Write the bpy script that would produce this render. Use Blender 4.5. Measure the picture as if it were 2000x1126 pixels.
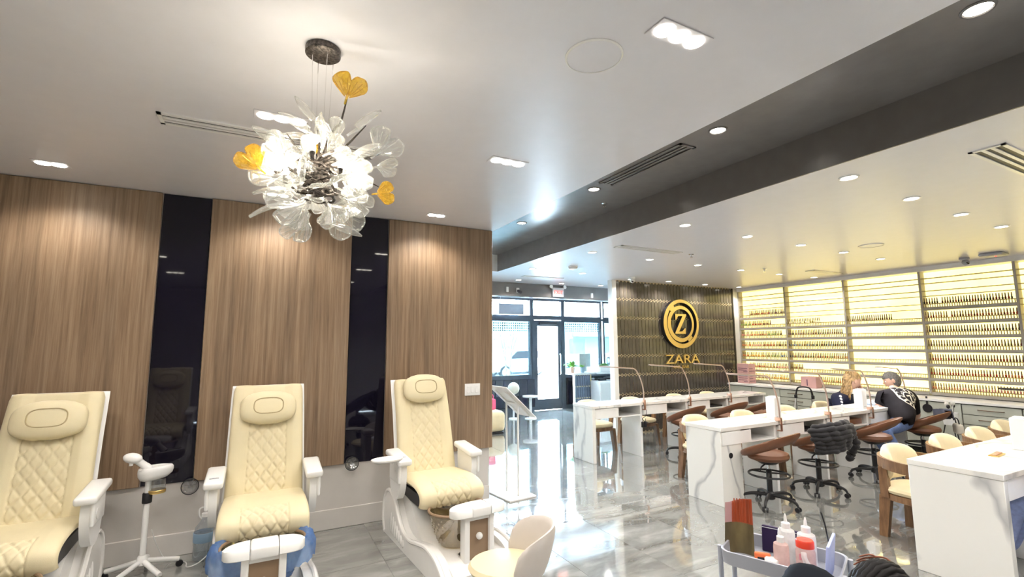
import bpy, bmesh, math, random
from mathutils import Vector, Matrix, Euler
from mathutils.bvhtree import BVHTree
random.seed(7)
PI = math.pi
for o in list(bpy.data.objects): bpy.data.objects.remove(o)
SC = bpy.context.scene
COL = SC.collection
# ------------------------------------------------------------ camera
FPX, YAW, PITCH, ROLL, EYE = 932.1, 0.48141, 0.11716, -0.00506, 1.60
def cam_axes():
    f = Vector((math.sin(YAW)*math.cos(PITCH), math.cos(YAW)*math.cos(PITCH), math.sin(PITCH)))
    r = Vector((math.cos(YAW), -math.sin(YAW), 0)); u = r.cross(f)
    c, s = math.cos(ROLL), math.sin(ROLL)
    return r*c+u*s, u*c-r*s, f
CR, CU, CF = cam_axes()
cd = bpy.data.cameras.new('camera'); cam = bpy.data.objects.new('camera', cd); COL.objects.link(cam)
cd.sensor_width = 36; cd.lens = FPX/2000*36; cd.clip_start = .05; cd.clip_end = 300
cam.matrix_world = Matrix(((CR.x, CU.x, -CF.x, 0), (CR.y, CU.y, -CF.y, 0), (CR.z, CU.z, -CF.z, EYE), (0, 0, 0, 1)))
SC.camera = cam
def ray(x, y): return CF + CR*((x-1000)/FPX) - CU*((y-563)/FPX)
def at(x, y, ax, val):          # pixel -> point on the plane coordinate[ax] = val
    d = ray(x, y); o = Vector((0, 0, EYE)); return o + d*((val-o[ax])/d[ax])
# ------------------------------------------------------------ world, exposure
W = bpy.data.worlds.new('daylight'); SC.world = W; W.use_nodes = True
bg = W.node_tree.nodes['Background']; bg.inputs[0].default_value = (.72, .87, 1.0, 1); bg.inputs[1].default_value = 90.0
sd = bpy.data.lights.new('sun', 'SUN'); sd.energy = 36.0; sd.angle = .01; sd.color = (1, .96, .9)
so = bpy.data.objects.new('sun', sd); COL.objects.link(so); so.rotation_euler = (math.radians(38), math.radians(-18), 0)
SC.view_settings.view_transform = 'Standard'; SC.view_settings.look = 'None'
SC.view_settings.exposure = 0.80; SC.view_settings.gamma = 1; SC.view_settings.use_curve_mapping = False
DOWN_W, TRI_W, BULB_W, PANEL_E = 25, 20, 1.1, 1.5
# ------------------------------------------------------------ materials
MATS = {}
def nt(name):
    m = bpy.data.materials.new(name); m.use_nodes = True; MATS[name] = m
    return m, m.node_tree.nodes, m.node_tree.links, m.node_tree.nodes['Principled BSDF']
def coords(N, L, stretch=(1, 1, 1), rand=False):
    tc = N.new('ShaderNodeTexCoord'); mp = N.new('ShaderNodeMapping'); mp.inputs['Scale'].default_value = stretch
    L.new(tc.outputs['Object'], mp.inputs['Vector'])
    if rand:
        oi = N.new('ShaderNodeObjectInfo'); vm = N.new('ShaderNodeVectorMath'); vm.operation = 'SCALE'
        vm.inputs[0].default_value = (37, 53, 71); L.new(oi.outputs['Random'], vm.inputs['Scale']); L.new(vm.outputs[0], mp.inputs['Location'])
    return mp.outputs[0]
def noise(N, L, vec, scale, detail=3, rough=.5, dist=0):
    n = N.new('ShaderNodeTexNoise'); n.inputs['Scale'].default_value = scale; n.inputs['Detail'].default_value = detail
    n.inputs['Roughness'].default_value = rough; n.inputs['Distortion'].default_value = dist; L.new(vec, n.inputs['Vector']); return n.outputs['Fac']
def ramp(N, L, fac, stops):
    r = N.new('ShaderNodeValToRGB'); L.new(fac, r.inputs[0]); e = r.color_ramp.elements
    while len(e) < len(stops): e.new(.5)
    for el, (p, c) in zip(e, stops): el.position = p; el.color = (c[0], c[1], c[2], 1)
    return r.outputs[0]
def mixc(N, L, fac, a, b, mode='MIX'):
    m = N.new('ShaderNodeMix'); m.data_type = 'RGBA'; m.blend_type = mode
    for s, v in ((0, fac), (6, a), (7, b)):
        if hasattr(v, 'default_value') or hasattr(v, 'is_linked'): L.new(v, m.inputs[s])
        else: m.inputs[s].default_value = v if not isinstance(v, tuple) else (v[0], v[1], v[2], 1)
    return m.outputs[2]
def bump(N, L, B, h, strength, dist=.01):
    b = N.new('ShaderNodeBump'); b.inputs['Strength'].default_value = strength; b.inputs['Distance'].default_value = dist
    L.new(h, b.inputs['Height']); L.new(b.outputs[0], B.inputs['Normal'])
def mat(name, col, rough=.5, metal=0, var=.06, scale=9, bmp=0, bscale=120, coat=0, stretch=(1, 1, 1), spec=.5, trans=0, rand=False, emit=0, ecol=None, sss=0, ior=1.45, sheen=0):
    m, N, L, B = nt(name); v = coords(N, L, stretch, rand)
    lo = tuple(max(0, c*(1-var)) for c in col); hi = tuple(min(1, c*(1+var)) for c in col)
    L.new(ramp(N, L, noise(N, L, v, scale), [(.3, lo), (.7, hi)]), B.inputs['Base Color'])
    B.inputs['Roughness'].default_value = rough; B.inputs['Metallic'].default_value = metal
    B.inputs['Specular IOR Level'].default_value = spec; B.inputs['Coat Weight'].default_value = coat; B.inputs['Coat Roughness'].default_value = .05
    B.inputs['Transmission Weight'].default_value = trans; B.inputs['IOR'].default_value = ior; B.inputs['Sheen Weight'].default_value = sheen
    if emit: B.inputs['Emission Color'].default_value = (*(ecol or col), 1); B.inputs['Emission Strength'].default_value = emit
    if bmp: bump(N, L, B, noise(N, L, v, bscale, 2), bmp, .004)
    return m
def clearmat(name, col, gloss=.12, rough=.03, body=0, bodycol=None):     # thin clear glass or plastic: see-through, mirror sheen, a little milky body
    m, N, L, B = nt(name); N.remove(B); out = N['Material Output']
    t = N.new('ShaderNodeBsdfTransparent'); t.inputs[0].default_value = (*col, 1)
    g = N.new('ShaderNodeBsdfGlossy'); g.inputs['Roughness'].default_value = rough
    fr = N.new('ShaderNodeLayerWeight'); fr.inputs[0].default_value = .35
    mr = N.new('ShaderNodeMapRange'); mr.inputs[3].default_value = gloss; mr.inputs[4].default_value = min(1, gloss+.5); L.new(fr.outputs['Facing'], mr.inputs[0])
    s = N.new('ShaderNodeMixShader'); L.new(mr.outputs[0], s.inputs[0]); L.new(t.outputs[0], s.inputs[1]); L.new(g.outputs[0], s.inputs[2]); last = s
    if body:
        d = N.new('ShaderNodeBsdfTranslucent'); d.inputs[0].default_value = (*(bodycol or col), 1)
        d2 = N.new('ShaderNodeBsdfDiffuse'); d2.inputs[0].default_value = (*(bodycol or col), 1)
        a = N.new('ShaderNodeMixShader'); a.inputs[0].default_value = .5; L.new(d.outputs[0], a.inputs[1]); L.new(d2.outputs[0], a.inputs[2])
        v = coords(N, L); bm_ = N.new('ShaderNodeMapRange'); bm_.inputs[3].default_value = body*.7; bm_.inputs[4].default_value = min(1, body*1.3)
        L.new(noise(N, L, v, 30), bm_.inputs[0])
        b = N.new('ShaderNodeMixShader'); L.new(bm_.outputs[0], b.inputs[0]); L.new(s.outputs[0], b.inputs[1]); L.new(a.outputs[0], b.inputs[2]); last = b
    L.new(last.outputs[0], out.inputs[0]); return m
def emis(name, col, st):
    m, N, L, B = nt(name); B.inputs['Base Color'].default_value = (col[0]*.5, col[1]*.5, col[2]*.5, 1)
    B.inputs['Emission Color'].default_value = (*col, 1); B.inputs['Emission Strength'].default_value = st; return m
# marble floor tile
m, N, L, B = nt('marble_tile'); v = coords(N, L, (1.0, 3.0, 1), True)
n1 = noise(N, L, v, 1.3, 7, .58, .9); n2 = noise(N, L, v, 2.4, 5, .58, .5)
c1 = ramp(N, L, n1, [(.25, (.125, .13, .122)), (.46, (.215, .22, .208)), (.62, (.30, .305, .29)), (.8, (.46, .46, .435))])
c2 = ramp(N, L, n2, [(.52, (.0, .0, .0)), (.66, (.16, .16, .15)), (.8, (.20, .20, .19))])
L.new(mixc(N, L, .55, c1, c2, 'ADD'), B.inputs['Base Color']); B.inputs['Roughness'].default_value = .07; B.inputs['Specular IOR Level'].default_value = .9
B.inputs['Coat Weight'].default_value = 1; B.inputs['Coat Roughness'].default_value = .02; B.inputs['Coat IOR'].default_value = 1.9
mat('grout', (.20, .20, .19), .7)
# veined white quartz
def quartz(name, base, vein, scale):
    m, N, L, B = nt(name); v = coords(N, L, (1, 1, .55), True)
    w = noise(N, L, v, scale, 5, .45, .6); msk = noise(N, L, v, scale*1.7, 2)
    a = ramp(N, L, w, [(.478, (0, 0, 0)), (.496, (1, 1, 1)), (.508, (0, 0, 0))]); b = ramp(N, L, msk, [(.36, (0, 0, 0)), (.52, (1, 1, 1))])
    f = mixc(N, L, 1.0, a, b, 'MULTIPLY')
    L.new(mixc(N, L, f, base, vein), B.inputs['Base Color']); B.inputs['Roughness'].default_value = .12; B.inputs['Specular IOR Level'].default_value = .6
quartz('quartz', (.80, .79, .75), (.44, .44, .44), .8)
# wood veneer, grain along z
def wood(name, dark, mid, light, rough=.42, st=(1, 1, .035), sc=26):
    m, N, L, B = nt(name); v = coords(N, L, st, True)
    f = noise(N, L, v, sc, 6, .65, .15); g = noise(N, L, v, sc*.22, 3, .5)
    c = ramp(N, L, f, [(.3, dark), (.5, mid), (.7, light)]); d = ramp(N, L, g, [(.35, (.82, .82, .82)), (.65, (1.08, 1.07, 1.05))])
    L.new(mixc(N, L, 1.0, c, d, 'MULTIPLY'), B.inputs['Base Color']); B.inputs['Roughness'].default_value = rough
    bump(N, L, B, f, .06, .003)
wood('veneer', (.17, .105, .060), (.275, .185, .114), (.37, .265, .172), .42, (1, 1, .03), 44)
wood('walnut', (.12, .055, .022), (.22, .115, .052), (.30, .165, .08), .35, (1, 1, .15), 40)
wood('dark_wood', (.07, .035, .02), (.13, .07, .04), (.18, .10, .06), .4, (1, 1, .15), 40)
mat('wall_paint', (.60, .57, .54), .55, var=.02); mat('white_paint', (.80, .79, .77), .5, var=.02); mat('ceiling_paint', (.72, .715, .76), .30, var=.015, spec=.6)
mat('dark_paint', (.165, .155, .15), .25, var=.05); mat('white_trim', (.80, .80, .78), .4, var=.02); mat('base_trim', (.66, .63, .60), .45, var=.02)
mat('black_glass', (.006, .005, .012), .03, spec=.42, var=.1)
mat('black_metal', (.012, .012, .014), .35, var=.1); mat('dark_frame', (.035, .045, .06), .4, var=.08); mat('chrome', (.8, .8, .8), .12, 1, var=.03)
mat('copper', (.72, .45, .34), .28, 1, var=.05); mat('rose_metal', (.60, .46, .40), .36, .7, var=.05); mat('gold', (.83, .60, .22), .28, 1, var=.05); mat('gold_grout', (.58, .48, .32), .4, .3, var=.1)
mat('logo_gold', (.66, .48, .19), .32, .7, var=.04)
mat('picket_tile', (.062, .053, .045), .16, var=.25, scale=5, rand=True, coat=.3)
mat('cream_leather', (.75, .66, .44), .42, var=.04, scale=5, bmp=.08, bscale=260); mat('cream_shell', (.58, .53, .485), .5, var=.03); mat('cream_fabric', (.76, .65, .42), .75, var=.05, bmp=.12, bscale=300, sheen=.2)
mat('seam', (.30, .24, .15), .6); mat('piping', (.50, .40, .22), .5); mat('taupe', (.38, .35, .31), .5, var=.03); mat('dark_bronze', (.16, .11, .075), .35, .8); mat('white_plastic', (.86, .86, .85), .28, var=.02, coat=.3); mat('white_shell', (.86, .85, .83), .22, var=.02, coat=.5); mat('grey_plastic', (.35, .36, .40), .4)
mat('brown_leather', (.15, .060, .028), .42, var=.12, scale=6, bmp=.08, bscale=260); mat('black_plastic', (.014, .014, .018), .38, var=.1); mat('sage', (.46, .48, .42), .42, var=.02); mat('groove', (.06, .06, .055), .7)
clearmat('pane', (.93, .97, 1.0), .05, .01); clearmat('tinted_pane', (.205, .255, .272), .06, .01); clearmat('crystal', (.97, .98, .98), .10, .05, .10, (.98, .96, .90)); clearmat('amber_glass', (.98, .82, .34), .08, .05, .30, (.90, .66, .12))
clearmat('clear_plastic', (.90, .94, .97), .10, .08, .10, (.9, .95, 1)); clearmat('lens_glass', (.80, .81, .83), .16, .03)
clearmat('blue_film', (.42, .60, .92), .14, .12, .42, (.18, .38, .80)); clearmat('tub_glass', (.62, .53, .33), .26, .04, .12, (.50, .40, .20))
clearmat('pink_liquid', (.95, .80, .76), .10, .08, .62, (.92, .74, .70)); clearmat('milky_plastic', (.95, .95, .95), .10, .12, .75, (.93, .93, .92))
mat('mould', (.27, .18, .11), .4); mat('bark', (.085, .072, .064), .38, .6, var=.8, scale=90, bmp=.8, bscale=110)
emis('lamp_glow', (1, .93, .80), 14); emis('bulb_glow', (1, .95, .82), 12); emis('exit_red', (1, .10, .08), 1.3); emis('led_white', (1, .97, .93), 7)
# back-lit acrylic: the panel itself is the lamp
m, N, L, B = nt('lit_acrylic'); v = coords(N, L, (1, 1, 1)); n = noise(N, L, v, 1.6, 2)
B.inputs['Base Color'].default_value = (.7, .66, .5, 1); B.inputs['Roughness'].default_value = .3
L.new(ramp(N, L, n, [(.3, (1, .80, .23)), (.75, (1, .86, .33))]), B.inputs['Emission Color']); B.inputs['Emission Strength'].default_value = PANEL_E
M = MATS
# ------------------------------------------------------------ mesh helpers
class MB:
    def __init__(s): s.v = []; s.f = []; s.m = []
    def add(s, vs, fs, mi=0):
        b = len(s.v); s.v += [tuple(p) for p in vs]; s.f += [tuple(b+i for i in f) for f in fs]; s.m += [mi]*len(fs); return s
    def box(s, x0, x1, y0, y1, z0, z1, mi=0):
        vs = [(x, y, z) for z in (z0, z1) for y in (y0, y1) for x in (x0, x1)]
        return s.add(vs, [(0, 2, 3, 1), (4, 5, 7, 6), (0, 1, 5, 4), (2, 6, 7, 3), (0, 4, 6, 2), (1, 3, 7, 5)], mi)
    def bm(s, b, mi=0, mx=None):
        b.verts.index_update(); vs = [(mx @ v.co) if mx else v.co for v in b.verts]; fs = [[v.index for v in f.verts] for f in b.faces]; b.free(); return s.add(vs, fs, mi)
    def rbox(s, x0, x1, y0, y1, z0, z1, r=.01, seg=2, mi=0, mx=None):
        b = bmesh.new(); bmesh.ops.create_cube(b, size=1)
        for v in b.verts: v.co = Vector(((x0+x1)/2+v.co.x*(x1-x0), (y0+y1)/2+v.co.y*(y1-y0), (z0+z1)/2+v.co.z*(z1-z0)))
        bmesh.ops.bevel(b, geom=list(b.edges), offset=min(r, .49*min(x1-x0, y1-y0, z1-z0)), segments=seg, affect='EDGES', profile=.5)
        return s.bm(b, mi, mx)
    def rings(s, rs, closed=True, cap=True, mi=0, loop=False):
        n = len(rs[0]); k = len(rs); vs = [p for r in rs for p in r]; fs = []
        for i in range(k if loop else k-1):
            a, b = i*n, ((i+1) % k)*n
            for j in range(n if closed else n-1):
                j2 = (j+1) % n; fs.append((a+j, a+j2, b+j2, b+j))
        if cap and closed and not loop: fs += [tuple(range(n))[::-1], tuple(range((k-1)*n, k*n))]
        return s.add(vs, fs, mi)
    def lathe(s, prof, n=20, c=(0, 0, 0), mi=0, sx=1, sy=1, cap=True, mx=None):
        rs = []
        for r, z in prof:
            ring = [Vector((c[0]+r*sx*math.cos(2*PI*i/n), c[1]+r*sy*math.sin(2*PI*i/n), c[2]+z)) for i in range(n)]
            rs.append([mx @ p for p in ring] if mx else ring)
        return s.rings(rs, True, cap, mi)
    def tube(s, pts, r, n=8, mi=0, loop=False):
        pts = [Vector(p) for p in pts]; k = len(pts); rs = []; up = None
        for i, p in enumerate(pts):
            a = pts[(i-1) % k] if (loop or i) else p; b = pts[(i+1) % k] if (loop or i < k-1) else p
            t = (b-a).normalized()
            if up is None: up = t.orthogonal().normalized()
            up = (up-t*up.dot(t)); up = up.normalized() if up.length > 1e-6 else t.orthogonal().normalized()
            w = t.cross(up); rr = r[i] if isinstance(r, (list, tuple)) else r
            rs.append([p+(up*math.cos(2*PI*j/n)+w*math.sin(2*PI*j/n))*rr for j in range(n)])
        return s.rings(rs, True, True, mi, loop)
    def prism(s, poly, d0, d1, ax=1, mi=0):      # polygon in the two other axes, extruded along ax
        def pt(p, d): q = list(p); q.insert(ax, d); return tuple(q)
        n = len(poly); vs = [pt(p, d0) for p in poly]+[pt(p, d1) for p in poly]
        fs = [tuple(range(n)), tuple(range(n, 2*n))[::-1]]+[(i, i+n, (i+1) % n+n, (i+1) % n) for i in range(n)]
        return s.add(vs, fs, mi)
    def ball(s, c, r, n=12, mi=0, mx=None):
        b = bmesh.new(); bmesh.ops.create_uvsphere(b, u_segments=n, v_segments=max(6, n*2//3), radius=1)
        r = r if isinstance(r, (tuple, list)) else (r, r, r)
        for v in b.verts: v.co = Vector((c[0]+v.co.x*r[0], c[1]+v.co.y*r[1], c[2]+v.co.z*r[2]))
        return s.bm(b, mi, mx)
    def xf(s, mx, start=0):
        for i in range(start, len(s.v)): s.v[i] = tuple(mx @ Vector(s.v[i]))
        return s
    def mesh(s, name, mats, smooth=40):
        me = bpy.data.meshes.new(name); me.from_pydata(s.v, [], s.f)
        for m_ in (mats if isinstance(mats, (list, tuple)) else [mats]): me.materials.append(M[m_] if isinstance(m_, str) else m_)
        me.polygons.foreach_set('material_index', s.m)
        b = bmesh.new(); b.from_mesh(me); bmesh.ops.recalc_face_normals(b, faces=b.faces)
        if smooth:
            for f in b.faces: f.smooth = True
            lim = math.radians(smooth)
            for e in b.edges: e.smooth = len(e.link_faces) == 2 and e.calc_face_angle(0) < lim
        b.to_mesh(me); b.free(); me.update(); return me
    def build(s, name, mats, parent=None, smooth=40): return link(name, s.mesh(name, mats, smooth), parent)
def link(name, data, parent=None):
    o = bpy.data.objects.new(name, data); COL.objects.link(o)
    if parent: o.parent = parent
    return o
def thing(name, label, cat, loc=(0, 0, 0), rz=0, group=None):
    o = link(name, None); o.empty_display_size = .1; o.location = loc; o.rotation_euler = (0, 0, rz); return tag(o, label, cat, group)
def tag(o, label=None, cat=None, group=None, kind=None):
    for k, v in (('label', label), ('category', cat), ('group', group), ('kind', kind)):
        if v: o[k] = v
    return o
def struct(o): o['kind'] = 'structure'; return o
def place(o, loc, rz=0): o.location = loc; o.rotation_euler = (0, 0, rz); return o
def dup(root, loc=None, rz=None, label=None, parent=None):
    c = root.copy(); COL.objects.link(c)
    if parent: c.parent = parent
    if loc is not None: c.location = loc
    if rz is not None: c.rotation_euler = (0, 0, rz)
    if label: c['label'] = label
    for ch in list(root.children): dup(ch, parent=c)
    return c
def smoothpath(pts, n=6):
    pts = [Vector(p) for p in pts]; out = []
    for i in range(len(pts)-1):
        p0 = pts[max(0, i-1)]; p1 = pts[i]; p2 = pts[i+1]; p3 = pts[min(len(pts)-1, i+2)]
        for k in range(n):
            t = k/n; out.append(.5*((2*p1)+(p2-p0)*t+(2*p0-5*p1+4*p2-p3)*t*t+(3*p1-p0-3*p2+p3)*t**3))
    return out+[pts[-1]]
def text_mesh(txt, size, ext, name, offset=0, sx=1, align='CENTER'):
    cu = bpy.data.curves.new(name, 'FONT'); cu.body = txt; cu.size = size; cu.extrude = ext; cu.align_x = align; cu.offset = offset
    o = bpy.data.objects.new(name, cu); COL.objects.link(o)
    dg = bpy.context.evaluated_depsgraph_get(); me = bpy.data.meshes.new_from_object(o.evaluated_get(dg))
    bpy.data.objects.remove(o); bpy.data.curves.remove(cu)
    for v in me.vertices: v.co.x *= sx
    me.materials.clear(); return me
# ============================================================ THE ROOM
ZL, ZD, ZR, ZF = 2.84, 3.04, 2.77, 2.95
YW, YL, YB, YS, XW, XB, XR = 4.66, 6.85, 7.95, 10.30, 2.18, 3.32, 9.22
XMIN, YMIN = -3.2, -3.0
def sbox(name, m, *b): return struct(MB().box(*b).build(name, m, smooth=0))
# floor slab with each tile a piece of its own, thin joints between
floor = sbox('floor', 'grout', XMIN, XR+.1, YMIN, YS+.1, -.12, -.006)
tm = MB().box(-.2985, .2985, -.5985, .5985, -.006, 0).mesh('tile', 'marble_tile', 0)
for i in range(-7, 15):
    for j in range(-6, 6):
        x, y = .9+.6*i-.3, 3.8+1.2*j+.6
        if x < XMIN+.2 or x > XR-.2 or y < YMIN+.4 or y > YS+.2: continue
        t = link('tile', tm, floor); t.location = (x, y, 0)
        if (i*7+j*3) % 2: t.rotation_euler = (0, 0, PI)
sbox('ceiling', 'ceiling_paint', XMIN, 2.2, YMIN, YW+.2, ZL, ZL+.25)
sbox('ceiling', 'dark_paint', 2.2, XB, YMIN, YL, ZD, ZD+.12)
sbox('ceiling', 'ceiling_paint', XB, XR+.1, YMIN, YL, ZR, ZR+.4).modifiers
sbox('ceiling', 'ceiling_paint', XW-.1, XR+.1, YL, YB, ZR, ZR+.4)
sbox('ceiling', 'ceiling_paint', XW-.1, XR+.1, YB+.12, YS+.1, ZF, ZF+.2)
sbox('trim_1', 'dark_paint', XB-.012, XB, YMIN, YL-.012, ZR, ZD)           # dark drop face beside the raised strip
sbox('trim_2', 'white_paint', 2.2, XB-.012, YL-.012, YL, ZR, ZD)           # pale face closing the far end of the strip
sbox('trim_3', 'dark_paint', XW-.1, XR, YB, YB+.12, 2.51, ZF+.2)           # dark bulkhead ahead of the shop front
sbox('trim_4', 'dark_paint', 2.2, 2.212, YMIN, YL, ZL+.001, ZD)
# pedicure wall
wl = sbox('wall_left', 'wall_paint', XMIN, XW-.025, YW, YW+.14, 0, ZL)
for a, b in ((XMIN, -1.985), (-1.98, -.765), (-.425, .712), (1.06, XW)):
    MB().rbox(a+.002, b-.002, YW-.032, YW, .545, ZL-.004, .003, 1).build('wood_panel', 'veneer', wl)
for a, b in ((-.765, -.425), (.712, 1.06)):
    MB().rbox(a+.003, b-.003, YW-.012, YW, .545, ZL-.004, .002, 1).build('glass_panel', 'black_glass', wl)
MB().box(XW-.03, XW, YW, YW+.14, .545, ZL).build('end_cap', 'veneer', wl, 0)
struct(MB().rbox(XMIN, XW-.025, YW-.016, YW, 0, .168, .004, 1).build('baseboard_left', 'base_trim'))
sbox('wall_return', 'white_paint', XW-.17, XW-.03, YW+.14, YS, 0, ZF)
sbox('wall_right', 'sage', XR, XR+.15, YMIN, YS, 0, ZF)
sbox('wall_back', 'wall_paint', XMIN, XR, YMIN-.12, YMIN, 0, ZD)
sbox('wall_side', 'wall_paint', XMIN-.12, XMIN, YMIN, YW, 0, ZL)
# logo wall with picket tiles
lw = sbox('wall_logo', 'white_paint', 5.62, XR, YL, YL+.09, 0, ZR)
MB().box(5.715, 8.86, YL-.012, YL, .0, ZR-.002).build('tile_backing', 'gold_grout', lw, 0)
NC, NR, X0, X1 = 37, 8, 5.72, 8.855; tw = (X1-X0)/NC; th = .345; g = .006; cut = tw*.33
def picket(w, h, g, c):
    a, b = w/2-g, h/2-g; return [(-a, -b+c), (-a+c*.95, -b), (a-c*.95, -b), (a, -b+c), (a, b-c), (a-c*.95, b), (-a+c*.95, b), (-a, b-c)]
pm = MB().prism(picket(tw, th, g, cut), -.010, 0, 1).mesh('picket_tile', 'picket_tile', 0)
for i in range(NC):
    for j in range(NR):
        t = link('picket_tile', pm, lw); t.location = (X0+tw*(i+.5), YL-.012, ZR-.05-th*(j+.5)+.05)
dm = MB()
for i in range(NC+1):
    for j in range(1, NR):
        x, z, q = X0+tw*i, ZR-th*j, cut*.55
        if X0 < x < X1: dm.prism([(x-q, z), (x, z-q*1.1), (x+q, z), (x, z+q*1.1)], YL-.019, YL-.011, 1)
tag(dm.build('diamond_inset', 'picket_tile', lw, 0), kind='stuff')
MB().box(5.62, 5.715, YL-.03, YL, 0, ZR-.002).build('corner_post', 'white_trim', lw, 0)
MB().box(8.86, 8.90, YL-.03, YL, 0, ZR-.002).build('shadow_gap', 'black_plastic', lw, 0)
# shop front
def bar(mb, x0, x1, z0, z1): mb.box(x0, x1, YS-.05, YS+.05, z0, z1)
bays = [(2.05, 3.95), (4.0, 5.90), (6.82, 8.05), (8.10, 9.22)]
m, N, L, B = nt('dotted_film'); N.remove(B); v = coords(N, L, (1, 1, 1)); vo = N.new('ShaderNodeTexVoronoi'); vo.inputs['Scale'].default_value = 17; vo.inputs['Randomness'].default_value = 0; L.new(v, vo.inputs['Vector'])
f_ = ramp(N, L, vo.outputs['Distance'], [(.30, (0, 0, 0)), (.36, (1, 1, 1))]); tr = N.new('ShaderNodeBsdfTransparent'); df = N.new('ShaderNodeBsdfDiffuse'); df.inputs[0].default_value = (.22, .34, .42, 1)
ms = N.new('ShaderNodeMixShader'); L.new(f_, ms.inputs[0]); L.new(df.outputs[0], ms.inputs[1]); L.new(tr.outputs[0], ms.inputs[2]); L.new(ms.outputs[0], N['Material Output'].inputs[0])
def window(n, x0, x1, z0, z1, film=False):
    fr = MB(); w = .05
    bar(fr, x0, x0+w, z0, z1); bar(fr, x1-w, x1, z0, z1); bar(fr, x0+w, x1-w, z0, z0+w); bar(fr, x0+w, x1-w, z1-w, z1)
    o = struct(fr.build('window_%d' % n, 'dark_frame', smooth=0))
    MB().box(x0+w, x1-w, YS-.006, YS+.006, z0+w, z1-w).build('pane', 'tinted_pane' if z0 < 2 else 'pane', o, 0)
    if film: MB().box(x0+w, x1-w, YS-.009, YS-.0065, 1.93, 2.16).build('dotted_film', 'dotted_film', o, 0)
n = 1
for x0, x1 in bays:
    window(n, x0, x1, .82, 2.22, x0 < 8); n += 1
    window(n, x0, x1, 2.27, 2.74); n += 1
window(n, 5.90, 6.82, 2.27, 2.74)
sbox('trim_5', 'dark_frame', 2.05, XR, YS-.06, YS+.06, 2.22, 2.27)
sbox('trim_6', 'white_paint', 2.05, XR, YS-.05, YS+.1, 2.74, ZF)
for k, (x0, x1) in enumerate(((2.05, 5.90), (6.82, XR))):
    o = sbox('wall_front', 'dark_frame', x0, x1, YS-.05, YS+.08, 0, .82)
    x = x0+.06
    while x < x1-.1: MB().rbox(x, x+.20, YS-.062, YS-.05, .10, .77, .004, 1).build('knee_panel', 'black_glass', o); x += .215
dr = struct(MB().box(5.90, 5.96, YS-.06, YS+.06, 0, 2.22).box(6.76, 6.82, YS-.06, YS+.06, 0, 2.22).build('door_1', 'dark_frame', smooth=0))
lf = MB(); bar(lf, 5.965, 6.06, .01, 2.20); bar(lf, 6.66, 6.755, .01, 2.20); bar(lf, 6.06, 6.66, .01, .27); bar(lf, 6.06, 6.66, 2.06, 2.20)
leaf = lf.build('door_leaf', 'dark_frame', dr, 0); MB().box(6.06, 6.66, YS-.006, YS+.006, .27, 2.06).build('pane', 'pane', leaf, 0)
MB().tube([(6.70, YS-.07, .85), (6.70, YS-.11, .87), (6.70, YS-.11, 1.35), (6.70, YS-.07, 1.37)], .014).build('door_handle', 'chrome', leaf)
MB().rbox(6.10, 6.62, YS-.10, YS-.05, 2.10, 2.16, .01).build('door_closer', 'black_metal', leaf)
# ============================================================ CEILING FITTINGS
def spot(parent, loc, watts, col=(1, .935, .86), size=2.5, blend=.6):
    d = bpy.data.lights.new('lamp_light', 'SPOT'); d.energy = watts; d.color = col; d.spot_size = size; d.spot_blend = blend; d.shadow_soft_size = .05
    o = link('lamp_light', d, parent); o.location = loc; return o
ringm = MB().lathe([(.048, 0), (.062, 0), (.062, -.004), (.052, -.008), (.048, -.004)], 20, cap=False).mesh('trim_ring', 'white_plastic')
discm = MB().lathe([(.0, -.001), (.047, -.001), (.047, -.003), (0, -.0035)], 20, cap=False).mesh('lamp_disc', 'lamp_glow')
ringd = MB().lathe([(.048, 0), (.062, 0), (.062, -.004), (.052, -.008), (.048, -.004)], 20, cap=False).mesh('trim_ring', 'dark_paint')
def downlight(p, label, w=None, ring=None, group='recessed ceiling downlights'):
    t = thing('downlight', label, 'downlight', p, 0, group); link('trim_ring', ring or ringm, t); link('lamp_disc', discm, t); spot(t, (0, 0, -.03), w or DOWN_W); return t
grid = [('nearest the camera', [(1658, 346), (1780, 387), (1877, 418), (1956, 442)]), ('in the second row', [(1338, 439), (1460, 461), (1564, 478), (1648, 492), (1720, 505)]),
        ('in the third row', [(1157, 492), (1269, 506), (1363, 517), (1447, 527), (1522, 535), (1590, 541)]), ('close to the dark tiled logo wall', [(1232, 545), (1306, 549), (1377, 555), (1443, 560)]),
        ('before the dark bulkhead', [(1013, 546), (1097, 553), (1173, 557)]), ('above the entrance aisle', [(1040, 524), (1138, 533)])]
ordn = ['first', 'second', 'third', 'fourth', 'fifth', 'sixth']
for where, pts in grid:
    for i, (px, py) in enumerate(pts):
        p = at(px, py, 2, ZR); downlight((p.x, min(p.y, YL-.1) if p.y < 6.9 else p.y, ZR), 'round recessed downlight %s, %s from the left' % (where, ordn[i]))
for y in (.35, -1.15):  # unseen rows added for fill, continuing the visible downlight grid
    for x in (3.67, 4.67, 5.67, 6.67, 7.67): downlight((x, y, ZR), 'added unseen fill downlight behind the camera, %s row, %s from the left' % ('nearer' if y > 0 else 'farther', ordn[int(x-3)]))
for i, (px, py) in enumerate([(1910, 17), (1402, 254), (1160, 369), (1019, 435)]):
    p = at(px, py, 2, ZD); downlight((p.x, p.y, ZD), 'downlight in the dark raised ceiling strip, %s from the camera' % ordn[i], ring=ringd, group='downlights in the dark strip')
downlight((2.68, -.6, ZD), 'added unseen fill downlight in the dark raised strip behind the camera', ring=ringd, group='downlights in the dark strip')  # one more strip lamp out of view, added as fill light
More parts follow.
